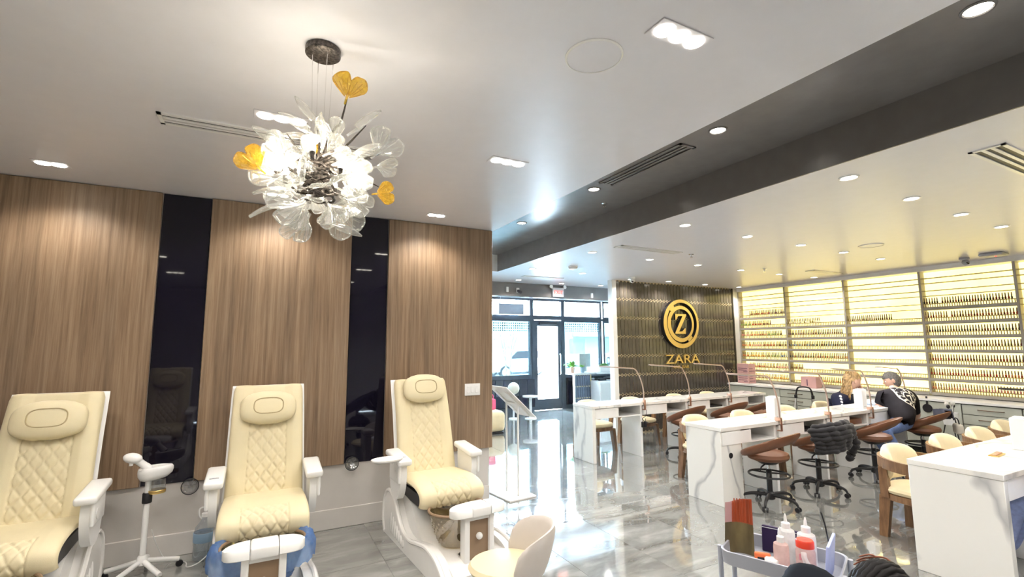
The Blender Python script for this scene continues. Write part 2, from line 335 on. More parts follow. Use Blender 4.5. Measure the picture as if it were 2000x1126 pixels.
def multi(p, k, label, w=None):
    t = thing('spot_cluster', label, 'ceiling light', p, 0, 'clusters of recessed spots'); L_ = .082*k+.03
    MB().rbox(-L_/2, L_/2, -.055, .055, -.005, 0, .004, 1).build('plate', 'ceiling_paint', t)
    for i in range(k):
        o = link('lamp_disc', discm, t); o.location = ((i-(k-1)/2)*.082, 0, -.005); o.scale = (.84, .84, 1)
    spot(t, (0, 0, -.04), w or TRI_W*k*.5)
multi((-1.33, 4.22, ZL), 2, 'pair of warm ceiling spots over the far left wood panel'); multi((1.43, 4.30, ZL), 2, 'pair of warm ceiling spots over the right wood panel'); multi((.06, 4.28, ZL), 2, 'pair of ceiling spots behind the glass chandelier')
multi((.04, 2.79, ZL), 3, 'row of three ceiling spots just behind the top of the chandelier'); multi((1.43, 2.79, ZL), 3, 'row of three ceiling spots midway along the pale ceiling'); multi((1.44, 1.28, ZL), 3, 'large bright row of three ceiling spots nearest the camera')
for x, y in ((-1.35, 2.79), (-1.35, 1.28), (.04, 1.0), (1.43, -.4), (.04, -.5), (-1.35, -.4)): multi((x, y, ZL), 3, 'added row of three unseen ceiling spots for fill, %s the %s' % ('left of' if x < -1 else 'above' if x < 1 else 'right of', 'chandelier' if y > 2 else 'camera' if y < 0 else 'space between chandelier and camera'))  # out-of-view clusters added for fill, carrying on the spot spacing
def vent(p, lx, ly, slots, label, fm='white_plastic'):
    t = thing('air_vent', label, 'vent', p, 0, 'linear ceiling vents'); al = lx > ly; a, b = (lx, ly) if al else (ly, lx)
    def bx(mb, u0, u1, v0, v1, z0, z1): mb.box(u0, u1, v0, v1, z0, z1) if al else mb.box(v0, v1, u0, u1, z0, z1)
    q = MB(); bx(q, -a/2, a/2, -b/2, -b/2+.022, -.008, 0); bx(q, -a/2, a/2, b/2-.022, b/2, -.008, 0); bx(q, -a/2, -a/2+.022, -b/2, b/2, -.008, 0); bx(q, a/2-.022, a/2, -b/2, b/2, -.008, 0); q.build('frame', fm, t, 0)
    q = MB(); bx(q, -a/2+.02, a/2-.02, -b/2+.02, b/2-.02, -.002, -.0005); q.build('dark_slot', 'black_plastic', t, 0)
    for i in range(1, slots):
        c = -b/2+.02+(b-.04)*i/slots; q = MB(); bx(q, -a/2+.02, a/2-.02, c-.010, c+.010, -.008, -.002); q.build('blade', fm, t, 0)
p = at(1255, 325, 2, ZD); vent((p.x, p.y, ZD), .16, .95, 3, 'dark linear vent in the dark ceiling strip', 'dark_paint')
p = at(540, 262, 2, ZL); vent((p.x, p.y+.05, ZL), 1.15, .15, 3, 'long white linear vent behind the chandelier')
p = at(1268, 487, 2, ZR); vent((p.x, p.y, ZR), 1.0, .15, 3, 'white linear vent over the back nail desk row')
p = at(1610, 531, 2, ZR); vent((p.x, p.y, ZR), .8, .15, 3, 'linear vent in the yellow-lit ceiling by the polish racks')
p = at(1990, 316, 2, ZR); vent((p.x, p.y, ZR), 1.0, .17, 3, 'large linear vent at the right edge of the picture')
p = at(1060, 541, 2, ZR); vent((p.x, p.y, ZR), .8, .13, 3, 'linear vent near the dark bulkhead by the entrance')
def speaker(px, z, r, label):
    p = at(px[0], px[1], 2, z); t = thing('ceiling_speaker', label, 'speaker', p, 0, 'round ceiling speakers')
    MB().lathe([(r*.93, 0), (r, 0), (r, -.004), (r*.95, -.008), (r*.93, -.006)], 36, cap=False).build('rim', 'white_plastic', t); MB().lathe([(0, -.004), (r*.93, -.005), (r*.93, -.001), (0, 0)], 36, cap=False).build('grille', 'ceiling_paint', t)
speaker((1160, 110), ZL, .125, 'large round white speaker in the pale left ceiling'); speaker((1701, 479), ZR, .13, 'round speaker in the yellow-lit right ceiling')
def sprinkler(p, label):
    t = thing('sprinkler', label, 'sprinkler', p, 0, 'fire sprinklers'); MB().lathe([(.032, 0), (.034, -.004), (.012, -.008), (.010, -.03), (.016, -.034), (0, -.036)], 16, cap=False).build('body', 'chrome', t); MB().lathe([(0, -.044), (.02, -.044), (.02, -.047), (0, -.047)], 12, cap=False).build('deflector', 'chrome', t)
    MB().tube([(-.012, 0, -.03), (-.014, 0, -.045)], .002, 6).tube([(.012, 0, -.03), (.014, 0, -.045)], .002, 6).build('arm', 'chrome', t)
sprinkler(at(1180, 397, 2, ZD), 'chrome sprinkler in the dark ceiling strip'); sprinkler(at(1350, 496, 2, ZR), 'small sprinkler beside the white vent over the back desks'); sprinkler(at(1493, 525, 2, ZR), 'small sprinkler in the yellow-lit ceiling')
t = thing('smoke_detector', 'white round smoke detector on the ceiling by the entrance', 'smoke detector', at(1119, 520, 2, ZR)); MB().lathe([(.07, 0), (.072, -.012), (.06, -.035), (.045, -.045), (0, -.047)], 24, cap=False).build('cover', 'white_plastic', t); MB().lathe([(.062, -.02), (.068, -.02), (.066, -.028), (.058, -.028)], 24, cap=False).build('vent_ring', 'grey_plastic', t)
def dome_cam(p, mm, label):
    t = thing('security_camera', label, 'camera', p, 0, 'dome security cameras'); MB().lathe([(.055, 0), (.057, -.02), (.045, -.035), (.02, -.04), (0, -.04)], 20, cap=False).build('mount', mm, t); MB().ball((0, -.01, -.065), .042, 14).build('eyeball', mm, t); MB().lathe([(0, 0), (.02, 0), (.02, .012), (0, .012)], 12, cap=False, mx=Matrix.Translation((-.02, -.035, -.085)) @ Matrix.Rotation(.9, 4, 'X')).build('lens', 'black_glass', t)
p = at(1234, 541, 2, ZR); dome_cam((p.x, min(p.y, YL-.1), ZR), 'white_plastic', 'white dome camera at the top of the tiled logo wall'); p = at(1883, 503, 2, ZR); dome_cam((p.x, p.y, ZR), 'grey_plastic', 'dark dome camera above the polish racks')
p = at(1940, 494, 2, ZR); t = thing('wireless_router', 'flat grey ceiling box above the polish racks at right', 'router', (p.x, p.y, ZR)); MB().rbox(-.12, .12, -.12, .12, -.04, 0, .02, 3).build('case', 'grey_plastic', t); MB().ball((0, -.02, -.04), .012, 8).build('status_light', 'exit_red', t)
# exit sign on the bulkhead
mat('exit_case', (.50, .50, .52), .4)
p = at(1088, 571, 1, YB); t = thing('exit_sign', 'lit red EXIT sign with two emergency lamp heads on dark bulkhead', 'exit sign', (p.x, YB, p.z))
MB().rbox(-.13, .13, -.05, 0, -.09, .09, .01).build('case', 'exit_case', t)
me = text_mesh('EXIT', .10, .004, 'exit_letters'); me.materials.append(M['exit_red']); o = link('letters', me, t); o.location = (0, -.055, -.036); o.rotation_euler = (PI/2, 0, 0)
for sx in (-1, 1): MB().lathe([(.0, -.02), (.03, -.02), (.036, .02), (0, .022)], 14, cap=False, mx=Matrix.Translation((sx*.16, -.03, .11)) @ Matrix.Rotation(PI/2, 4, 'X')).tube([(sx*.13, -.03, .07), (sx*.155, -.03, .10)], .01, 8).build('lamp_head', 'white_plastic', t)
for px, lab in (((990, 565), 'small white sensor at the left of the bulkhead'), ((1155, 577), 'small white sensor right of the exit sign')):
    p = at(px[0], px[1], 1, YB); tag(MB().rbox(-.025, .025, -.03, 0, -.05, .05, .006).box(-.015, .015, -.032, -.03, -.02, .02).build('wall_sensor', 'white_plastic'), lab, 'sensor').location = (p.x, YB, p.z)
p = at(1011, 567, 1, YB); t = thing('bullet_camera', 'small white bullet camera on the dark bulkhead near the entrance', 'camera', (p.x, YB, p.z)); MB().rbox(-.03, .03, -.02, 0, -.04, .05, .005).build('mount', 'white_plastic', t); MB().lathe([(0, 0), (.028, 0), (.03, .11), (0, .11)], 12, cap=False, mx=Matrix.Translation((0, -.02, -.01)) @ Matrix.Rotation(1.9, 4, 'X')).build('barrel', 'black_plastic', t)
# pedicure wall fittings
p = (1.95, YW-.032, 1.145); t = thing('switch_plate', 'white three-gang light switch plate on the wood panel', 'light switch', p); MB().rbox(-.085, .085, -.008, 0, -.06, .06, .004).build('plate', 'white_plastic', t)
for i in (-1, 0, 1): MB().rbox(i*.048-.016, i*.048+.016, -.013, -.008, -.033, .033, .003, 1).build('rocker', 'white_plastic', t)
for px, lab in (((371, 952), 'round glass dish under the left black glass panel'), ((687, 907), 'round glass dish under the narrow right black glass panel')):
    p = at(px[0], px[1], 1, YW-.05); t = thing('glass_dish', lab, 'wall dish', (p.x, YW-.012, p.z), 0, 'round dishes on the pedicure wall'); rx = Matrix.Rotation(PI/2-.25, 4, 'X')
    MB().tube([rx @ Vector((.058*math.cos(a*PI/16), .058*math.sin(a*PI/16), .045)) for a in range(32)], .0032, 8, loop=True).build('rim', 'black_metal', t)
    MB().lathe([(0, .012), (.035, .018), (.058, .045), (.054, .045), (.033, .022), (0, .016)], 24, cap=False, mx=rx).build('bowl', 'lens_glass', t); MB().lathe([(0, 0), (.018, 0), (.018, .016), (0, .016)], 12, cap=False, mx=rx).build('mount', 'chrome', t)
# ============================================================ LOGO ON THE TILED WALL
def yprism_gold(mb, poly, y0, y1):      # gold face, black sides
    n = len(poly); vs = [(x, y0, z) for x, z in poly]+[(x, y1, z) for x, z in poly]
    mb.add(vs, [tuple(range(n))], 0); b = len(mb.v)-2*n
    mb.f += [(b+i, b+i+n, b+(i+1) % n+n, b+(i+1) % n) for i in range(n)]; mb.m += [1]*n
lg = thing('wall_emblem', 'round gold ring emblem with a letter Z on the tiled wall', 'logo', (7.265, YL-.022, 1.99))
def ring(R, r, ox, oz, y0, y1, name):
    mb = MB(); n = 72; P = []
    for i in range(n):
        a = 2*PI*i/n; P.append(((R*math.cos(a), R*math.sin(a)), (ox+r*math.cos(a), oz+r*math.sin(a))))
    vs = [(p[0], y, p[1]) for y in (y0, y1) for q in P for p in q]; fs = []; mi = []
    for i in range(n):
        j = (i+1) % n; o, k = 2*i, 2*j; s = 2*n
        fs += [(o, k, k+1, o+1), (o+s, o+1+s, k+1+s, k+s), (o, o+s, k+s, k), (o+1, k+1, k+1+s, o+1+s)]; mi += [0, 1, 1, 1]
    mb.add(vs, fs); mb.m = mi; return mb.build(name, ['logo_gold', 'black_metal'], lg)
ring(.475, .402, .016, .012, -.075, 0, 'outer_ring'); ring(.355, .285, .016, .004, -.060, 0, 'inner_ring')
bridge = MB()
for a0 in (2.05, 5.2):
    poly = [(.40*math.cos(a0+.36*t), .40*math.sin(a0+.36*t)) for t in [i/8 for i in range(9)]]+[(.345*math.cos(a0+.36*t), .345*math.sin(a0+.36*t)) for t in [1-i/8 for i in range(9)]]
    yprism_gold(bridge, poly, -.066, 0)
bridge.build('ring_swirl', ['logo_gold', 'black_metal'], lg)
zz = MB()
yprism_gold(zz, [(-.115, .19), (.155, .19), (.155, .16), (-.055, -.155), (.035, -.145), (.105, -.085), (.125, -.085), (.125, -.195), (-.155, -.195), (-.155, -.17), (.055, .155), (-.06, .15), (-.125, .075), (-.14, .075), (-.14, .19)], -.055, -.01)
zz.build('letter_z', ['logo_gold', 'black_metal'], lg)
MB().box(-.215, -.175, -.05, -.01, .07, .19).build('serif_bar', 'black_metal', lg, 0)
for txt, sz, w, z, lab in (('ZARA', .245, .91, 1.225, 'gold raised ZARA lettering under the round emblem'), ('NAIL BAR', .078, .44, 1.130, 'small gold NAIL BAR lettering below the word ZARA')):
    me = text_mesh(txt, sz, .02 if sz > .1 else .008, txt.lower().replace(' ', '_'), 0); xs = [v.co.x for v in me.vertices]; k = w/(max(xs)-min(xs))
    for v in me.vertices: v.co.x *= k
    me.materials.append(M['logo_gold']); o = link('wall_lettering', me); tag(o, lab, 'sign'); o.location = (7.30 if sz > .1 else 7.26, YL-.045 if sz > .1 else YL-.032, z); o.rotation_euler = (PI/2, 0, 0)
# ============================================================ POLISH RACKS
YB_ = [6.83, 5.80, 4.72, 3.61, 2.54, 1.46]; ZK = [.905+.2145*k for k in range(7)]+[2.395, 2.59]; XF = 9.06; mat('slot_bronze', (.30, .22, .11), .5, .2)
pal = {'red': (.36, .03, .025), 'wine': (.13, .02, .02), 'pink': (.60, .24, .24), 'coral': (.58, .18, .09), 'orange': (.65, .30, .06), 'green': (.16, .24, .07), 'olive': (.22, .16, .06), 'nude': (.42, .24, .15), 'plum': (.14, .05, .10), 'ink': (.03, .03, .04), 'pale': (.75, .70, .60), 'blue': (.08, .14, .30)}
for k_, c_ in pal.items(): mat('polish_'+k_, c_, .15, coat=.6, var=.05)
mat('cap_brown', (.13, .065, .035), .35, var=.1)
bottle_prof_b = [(0, 0), (.0105, .001), (.0115, .006), (.0115, .030), (.007, .038), (.006, .041)]; bottle_prof_c = [(.0072, .041), (.0078, .044), (.0060, .088), (.0045, .092), (0, .0925)]
def bottle_mb(mb, c, bi, ci, n=8): mb.lathe(bottle_prof_b, n, c, bi, cap=False); mb.lathe(bottle_prof_c, n, c, ci, cap=False)
bmesh_ = {}
for k_ in pal:
    mb = MB(); bottle_mb(mb, (0, 0, 0), 0, 1); bmesh_[k_] = mb.mesh('polish_bottle', ['polish_'+k_, 'cap_brown'], 50)
sect_names = ['leftmost', 'second', 'third', 'fourth', 'rightmost']
for s in range(5):
    ya, yb = YB_[s], YB_[s+1]; t = thing('polish_rack', 'backlit yellow nail polish rack, %s of the five on the right wall' % sect_names[s], 'shelf unit', (0, 0, 0), 0, 'backlit polish racks')
    MB().box(XR-.03, XR-.012, yb+.016, ya-.016, .86, 2.69).build('lit_panel', 'lit_acrylic', t, 0)
    MB().rbox(XF, XR, ya-.016, ya+.016, .83, 2.70, .003, 1).build('upright', 'taupe', t)
    if s == 4: MB().rbox(XF, XR, yb-.016, yb+.016, .83, 2.70, .003, 1).build('upright', 'taupe', t)
    for k, z in enumerate(ZK):
        full = (k < 7 and s in (0, 1, 3)) or (k < 6 and s == 2)
        if s == 1 and k > 5: full = False
        q = MB().box(XF+.005, XR-.03, yb+.016, ya-.016, z-.005, z)
        if full: q.box(XF+.003, XF+.008, yb+.016, ya-.016, z-.098, z-.050).box(XF+.003, XR-.03, yb+.016, ya-.016, z-.098, z-.094)
        else: q.box(XF+.003, XR-.03, yb+.016, ya-.016, z-.085, z-.080)
        q.build('shelf', 'taupe' if full else 'seam', t, 0)
        if full:
            c = MB(); y = yb+.022
            while y < ya-.02: c.box(XF+.004, XF+.007, y, y+(.0115 if s != 2 else .006), z-.050, z-.005); y += .0292 if s != 2 else .022
            c.box(XF+.003, XF+.008, yb+.016, ya-.016, z-.008, z+.003)
            c.build('slot_rail', 'slot_bronze', t, 0)
MB().box(XF-.02, XR, 1.44, 6.85, 2.70, ZR-.001).build('rack_fascia', 'white_trim', None, 0); tag(bpy.context.scene.objects['rack_fascia'], kind='structure')
sbox('trim_7', 'white_trim', 8.90, XR, 6.835, 6.85, .80, ZR)
rows4 = [['nude', 'coral', 'pink'], ['red', 'coral', 'nude', 'red'], ['wine', 'olive', 'red'], ['olive', 'nude', 'wine'], ['wine', 'ink', 'nude', 'olive'], ['red', 'nude', 'coral', 'wine'], ['wine', 'ink', 'red']]
rest = MB(); restm = ['polish_'+k_ for k_ in pal]+['cap_brown']; pk = list(pal); cnt = 0
def nth(n): return '%d%s' % (n, 'th' if 10 < n % 100 < 14 else {1: 'st', 2: 'nd', 3: 'rd'}.get(n % 10, 'th'))
rown = ['bottom', 'second', 'third', 'fourth', 'fifth', 'sixth', 'seventh']
seq = {}
def rowlab(s, k, c):
    seq[(s, k)] = seq.get((s, k), 0)+1; return '%s polish bottle, %s from left, %s shelf, %s lit rack' % (c, nth(seq[(s, k)]), rown[k], sect_names[s])
def put(s, k, y, colr, single):
    global cnt
    x, z = XF+.03+random.uniform(-.004, .004), ZK[k]
    if single and cnt < 300:
        o = link('polish_bottle', bmesh_[colr]); o.location = (x, y, z); tag(o, rowlab(s, k, colr), 'bottle', 'polish bottles on shelf %d of the %s rack' % (k+1, sect_names[s])); cnt += 1
    else: bottle_mb(rest, (x, y, z), pk.index(colr), len(pk), 6)
def fillrow(s, k, u0, u1, cols, single=False, pitch=.0298, grad=False, gaps=()):
    ya, yb = YB_[s]-.03, YB_[s+1]+.03; n = int((ya-yb)/pitch)
    for i in range(n):
        u = i/(n-1)
        if u < u0 or u > u1 or any(a < u < b for a, b in gaps): continue
        c = cols[min(len(cols)-1, int(u*len(cols)))] if grad else random.choice(cols)
        put(s, k, ya-(ya-yb)*u, c, single)
for k in range(7): fillrow(3, k, .0, .97 if k == 6 else 1, rows4[k], True, .0305, gaps=((.16, .20),) if k == 6 else ((.27, .31),) if k == 5 else ())
fillrow(2, 5, 0, .62, ['olive', 'nude', 'wine'], True)
fillrow(1, 4, 0, .96, ['wine', 'ink', 'plum'], True)
for k, u1, cols in ((3, 1, ['ink', 'wine', 'blue']), (2, 1, ['plum', 'red', 'ink', 'nude']), (1, .24, ['olive', 'wine']), (5, .6, ['pale', 'pale', 'olive'])): fillrow(1, k, 0, u1, cols)
fillrow(1, 0, .3, 1, ['nude', 'coral', 'olive'])
for k, u0, u1, cols in ((0, .1, 1, ['pale', 'nude', 'orange']), (1, .15, 1, ['coral', 'red', 'nude', 'pink']), (2, 0, 1, ['coral', 'orange', 'orange', 'olive', 'green', 'blue']), (3, 0, 1, ['coral', 'pink', 'red', 'wine']), (4, 0, .92, ['pink', 'coral', 'red', 'green', 'olive']), (5, 0, .68, ['green', 'red', 'wine', 'ink']), (6, .22, 1, ['wine', 'red', 'plum'])): fillrow(0, k, u0, u1, cols, False, .0298, True)
tag(rest.build('polish_bottles', restm, None, 50), 'remaining small polish bottles crowding the left lit racks', 'bottles', kind='stuff')
# ============================================================ WALL CABINETS
XC = 8.60
def cabinet(y0, y1, kind, label):
    t = thing('base_cabinet', label, 'cabinet', (0, 0, 0), 0, 'cabinets under the polish racks')
    MB().box(XC+.02, XR-.003, y0+.002, y1-.002, .08, .765).box(XC+.07, XR-.003, y0+.002, y1-.002, 0, .08).build('body', 'groove', t, 0)
    if kind:
        n = 5; h = (.755-.09)/n
        for i in range(n):
            d = MB().rbox(XC, XC+.02, y0+.006, y1-.006, .09+h*i+.004, .09+h*(i+1)-.004, .002, 1).build('drawer', 'sage', t); c = (y0+y1)/2; z = .09+h*(i+.55)
            MB().tube([(XC, c-.13, z), (XC-.025, c-.125, z), (XC-.025, c+.125, z), (XC, c+.13, z)], .006, 8).build('handle', 'dark_bronze', d)
    else: MB().rbox(XC, XC+.02, y0+.006, y1-.006, .09, .755, .002, 1).build('door', 'sage', t)
cabs = [(6.30, 6.83, 0, 'sage cabinet beside the tiled wall under the pink boxes'), (5.72, 6.30, 0, 'plain sage cabinet left of the stepladder drawers'), (5.14, 5.72, 1, 'sage drawer cabinet behind the folding stepladder'), (4.5, 5.14, 0, 'plain sage cabinet behind the long-haired woman'), (3.8, 4.5, 0, 'plain sage cabinet behind the man in black'), (3.1, 3.8, 0, 'plain sage cabinet with the black hand mirror'), (2.5, 3.1, 1, 'sage drawer cabinet with copper pulls right of the hand mirror'), (1.9, 2.5, 1, 'sage drawer cabinet at the right edge of the picture'), (1.3, 1.9, 1, 'sage drawer cabinet outside the picture at right')]
for a, b, k, l in cabs: cabinet(a, b, k, l)
tag(MB().rbox(XC-.02, XR-.003, 1.28, 6.83, .765, .80, .004, 1).build('counter_slab', 'white_trim'), 'long pale counter slab along the polish wall', 'counter')
def pinkbox(loc, sx, sy, sz, label, lines):
    t = thing('pink_box', label, 'box', loc, 0, 'pink product cartons'); MB().rbox(-sx/2, sx/2, -sy/2, sy/2, 0, sz, .003, 1).build('carton', 'pink_card', t)
    for z, u0, u1, side in lines:
        if side: MB().box(-sx/2-.001, -sx/2, sy*(u0-.5), sy*(u1-.5), sz*z, sz*z+.011).build('print_bar', 'print_plum', t, 0)
        else: MB().box(sx*(u0-.5), sx*(u1-.5), -sy/2-.001, -sy/2, sz*z, sz*z+.011).build('print_bar', 'print_plum', t, 0)
mat('pink_card', (.66, .40, .38), .5, var=.05); mat('print_plum', (.12, .05, .10), .6)
ln = [(.15, .1, .45, 1), (.3, .15, .9, 1), (.5, .1, .9, 1), (.2, .1, .9, 0), (.45, .1, .6, 0)]
pinkbox((8.83, 6.56, .801), .22, .26, .20, 'lower pink carton with dark print stacked on the counter', ln+[(.7, .1, .9, 1), (.7, .2, .9, 0)]); pinkbox((8.83, 6.56, 1.002), .22, .26, .19, 'upper pink carton with dark print in the stack', ln)
pinkbox((8.85, 5.27, .801), .18, .27, .20, 'plain pink carton with a brown band on the counter', [(.2, .55, .62, 1), (.25, .55, .62, 1), (.3, .55, .62, 1), (.35, .55, .62, 1), (.4, .55, .62, 1), (.45, .55, .62, 1), (.5, .55, .62, 1), (.55, .55, .62, 1), (.6, .55, .62, 1), (.65, .55, .62, 1), (.7, .55, .62, 1)])
t = thing('hand_mirror', 'black paddle hand mirror hanging on the sage cabinet', 'mirror', (XC-.012, 3.48, .66)); MB().lathe([(0, -.006), (.055, -.006), (.06, 0), (.055, .006), (0, .006)], 24, cap=False, mx=Matrix.Rotation(PI/2, 4, 'Y')).build('paddle', 'black_plastic', t); MB().rbox(-.006, .006, -.012, .012, .05, .17, .005).build('handle', 'black_plastic', t)
# wheeled caddy stand with brushes
t = thing('tool_caddy', 'grey bucket of brushes on a thin stand before the cabinets', 'caddy', (8.30, 3.12, 0)); MB().lathe([(0, .50), (.075, .50), (.09, .66), (.085, .66), (.07, .51), (0, .51)], 20, cap=False).build('bucket', 'white_plastic', t)
for i in range(3): a = i*2.1; MB().tube([(.06*math.cos(a), .06*math.sin(a), .50), (.17*math.cos(a), .17*math.sin(a), .0)], .007, 8).build('leg', 'black_metal', t)
for i, (dx, dy, h, r) in enumerate(((.02, .03, .80, .028), (-.03, 0, .77, .022), (.0, -.04, .82, .026), (.04, -.03, .78, .02))): MB().tube([(dx*.5, dy*.5, .52), (dx, dy, h-.05)], .006, 6).ball((dx, dy, h-.03), (r, r, r*1.3), 10).build('brush', 'black_plastic' if i % 2 else 'milky_plastic', t)
# stepladder
t = thing('stepladder', 'folding aluminium stepladder with a black top handle by the drawers', 'ladder', (8.20, 5.02, 0), .25)
for sy in (-1, 1):
    MB().tube([(.0, sy*.13, .70), (-.20, sy*.17, .0)], .013, 8).build('front_leg', 'alu', t) if 'alu' in M else (mat('alu', (.55, .55, .53), .35, .7), MB().tube([(.0, sy*.13, .70), (-.20, sy*.17, .0)], .013, 8).build('front_leg', 'alu', t))
    MB().tube([(.0, sy*.13, .70), (.20, sy*.17, .0)], .011, 8).build('rear_leg', 'alu', t); MB().rbox(-.03, .03, sy*.13-.02, sy*.13+.02, .67, .73, .01).build('hinge', 'black_plastic', t)
for z, x in ((.24, -.13), (.46, -.07)): MB().rbox(x-.08, x+.08, -.15, .15, z-.012, z+.012, .006).build('tread', 'black_plastic', t)
MB().tube(smoothpath([(0, -.13, .72), (.0, -.10, .83), (.0, -.05, .86), (0, .05, .86), (0, .10, .83), (0, .13, .72)], 5), .013, 8).build('handle', 'black_plastic', t)
# ============================================================ NAIL DESKS
def desk(x0, w, y0, y1, label, end=None, cub=0):
    t = thing('nail_desk', label, 'desk', (x0, y0, 0), 0, 'white nail desks in rows'); d = y1-y0
    MB().rbox(.001, w-.001, 0, d, .722, .76, .003, 1).build('desk_top', 'quartz', t)
    e = 0
    if end == 'slab': MB().rbox(.004, .06, .004, d-.004, 0, .722, .003, 1).build('end_panel', 'quartz', t); e = .06
    if end == 'pedestal':
        pd = MB().rbox(.004, .31, .012, d-.004, 0, .722, .003, 1).build('end_pedestal', 'quartz', t); e = .31
        MB().lathe([(0, 0), (.028, 0), (.028, .004), (.020, .005), (0, .002)], 18, (0, 0, 0), cap=False, mx=Matrix.Translation((.14, .012, .48)) @ Matrix.Rotation(PI/2, 4, 'X')).build('grommet', 'black_plastic', pd)
        MB().rbox(.02, .46, .004, .012, .585, .712, .002, 1).build('drawer', 'white_plastic', t)
    else: MB().rbox(e+.006, .46, .012, .03, .585, .715, .002, 1).build('drawer', 'white_plastic', t)
    MB().box(e+.004, .455, .03, d-.03, .58, .70).build('drawer_box', 'white_trim', t, 0)
    c = MB().box(.46, w-.045, .02, d-.02, .58, .594).box(.46, w-.045, d-.032, d-.02, .594, .722).box(.46, .474, .02, d-.02, .594, .722); c.build('cubby', 'white_plastic', t, 0)
    MB().rbox(w-.045, w-.004, .03, d-.02, 0, .722, .003, 1).build('leg_panel', 'white_plastic', t)
    if cub: MB().rbox(.50, .80, .05, .25, .595, .62 if cub == 1 else .66, .004).build('cubby_tray', 'black_plastic' if cub == 1 else 'brown_leather', t)
rowd = [('back', 4.03, 5.38, 5.84, 'slab'), ('middle', 4.11, 3.38, 3.84, 'pedestal'), ('front right', 4.22, 1.35, 1.87, 'slab')]
nm = ['end unit', 'second unit', 'third unit', 'fourth unit']
for r, x0, y0, y1, e in rowd:
    for i in range(4): desk(x0+.922*i, .92, y0, y1, 'white quartz nail desk, %s of the %s row' % (nm[i], r), e if i == 0 else None, {('middle', 1): 1, ('middle', 2): 2, ('back', 2): 1}.get((r, i), 0))
# ------------------------------------------------------------ upholstered chairs
def chair_proto():
    t = thing('armchair', 'x', 'chair', (0, 0, 0), 0, 'cream armchairs at the nail desks')
    def sup(a, b, n, z, k=28):
        return [(a*abs(math.cos(q))**(2/n)*(1 if math.cos(q) >= 0 else -1), b*abs(math.sin(q))**(2/n)*(1 if math.sin(q) >= 0 else -1), z) for q in [2*PI*i/k for i in range(k)]]
    MB().rings([sup(.235, .235, 2.8, .355), sup(.255, .255, 2.8, .365), sup(.262, .262, 2.8, .385), sup(.25, .25, 2.8, .405), sup(.20, .20, 2.6, .416), sup(.08, .08, 2.4, .421)]).build('seat', 'cream_fabric', t)
    MB().rings([sup(.24, .24, 2.8, .300), sup(.252, .252, 2.8, .305), sup(.252, .252, 2.8, .352), sup(.24, .24, 2.8, .356)]).build('seat_frame', 'walnut', t)
    for sx in (-1, 1):
        for sy in (-1, 1):
            a = MB(); x, y = sx*.195, sy*.19
            a.rings([[(x+sx*.02+dx*.022, y+sy*.03+dy*.030, 0) for dx, dy in ((-1, -1), (1, -1), (1, 1), (-1, 1))], [(x+dx*.026, y+dy*.042, .33) for dx, dy in ((-1, -1), (1, -1), (1, 1), (-1, 1))]]); a.build('leg', 'walnut', t, 20)
    rs = []
    for i in range(41):
        q = math.radians(-28+236*i/40); ca, sa = math.cos(q), math.sin(q); z0 = .548+.015*max(0, sa); h = .085
        rs.append([((.285+dr)*ca, (.275+dr)*sa, z) for dr, z in ((0, z0), (.022, z0), (.022, z0+h), (0, z0+h))])
    MB().rings(rs).build('arm_band', 'walnut', t, 30)
    for sx in (-1, 1):
        MB().rings([[(sx*.215+dx*.024, .185+dy*.03, z) for dx, dy in ((-1, -1), (1, -1), (1, 1), (-1, 1))] for z in (.32, .565)]).build('back_post', 'walnut', t, 20)
        MB().rings([[(sx*(.235 if z < .5 else .262)+dx*.020, -.10+dy*.03, z) for dx, dy in ((-1, -1), (1, -1), (1, 1), (-1, 1))] for z in (.32, .56)]).build('arm_post', 'walnut', t, 20)
    rs = []
    for i in range(25):
        u = i/24*2-1; q = PI/2+u*math.radians(62); e = (1-abs(u)**3.2)**(1/2.2) if abs(u) < 1 else 0; e = max(e, .12); zc, hz, th_ = .578, .148*e, .042*max(e, .35)
        rs.append([((.243+th_*math.cos(k*2*PI/16)*1.0)*math.cos(q)*1.03, (.236+th_*math.cos(k*2*PI/16))*math.sin(q), zc+hz*(abs(math.sin(k*2*PI/16))**.7)*(1 if math.sin(k*2*PI/16) >= 0 else -1)) for k in range(16)])
    MB().rings(rs).build('backrest', 'cream_fabric', t, 60)
    return t
cp = chair_proto(); first = True
cw = [((4.92, 2.07, 0), 'cream armchair with curved wood arms nearest the camera'), ((5.84, 2.09, 0), 'second cream armchair along the front right desk row'), ((6.64, 2.10, 0), 'third cream armchair along the front right desk row'), ((7.46, 2.16, 0), 'fourth cream armchair beside the white towel box at right'),
      ((4.80, 4.16, 0), 'cream chair behind the end unit of the middle desk row'), ((5.68, 4.16, 0), 'cream chair behind the second unit of the middle desk row'), ((6.62, 4.18, 0), 'cream chair behind the third unit, left of the woman'), ((7.55, 4.20, 0), 'cream chair the long-haired woman sits on'),
      ((4.62, 6.12, 0), 'cream chair behind the end unit of the back desk row'), ((5.50, 6.12, 0), 'cream chair behind the second unit of the back desk row'), ((6.50, 6.12, 0), 'cream chair behind the third unit, under the ZARA lettering'), ((7.34, 6.12, 0), 'cream chair behind the fourth unit of the back row')]
for p, l in cw:
    if first: cp.location = p; cp['label'] = l; first = False
    else: dup(cp, p, 0, l)
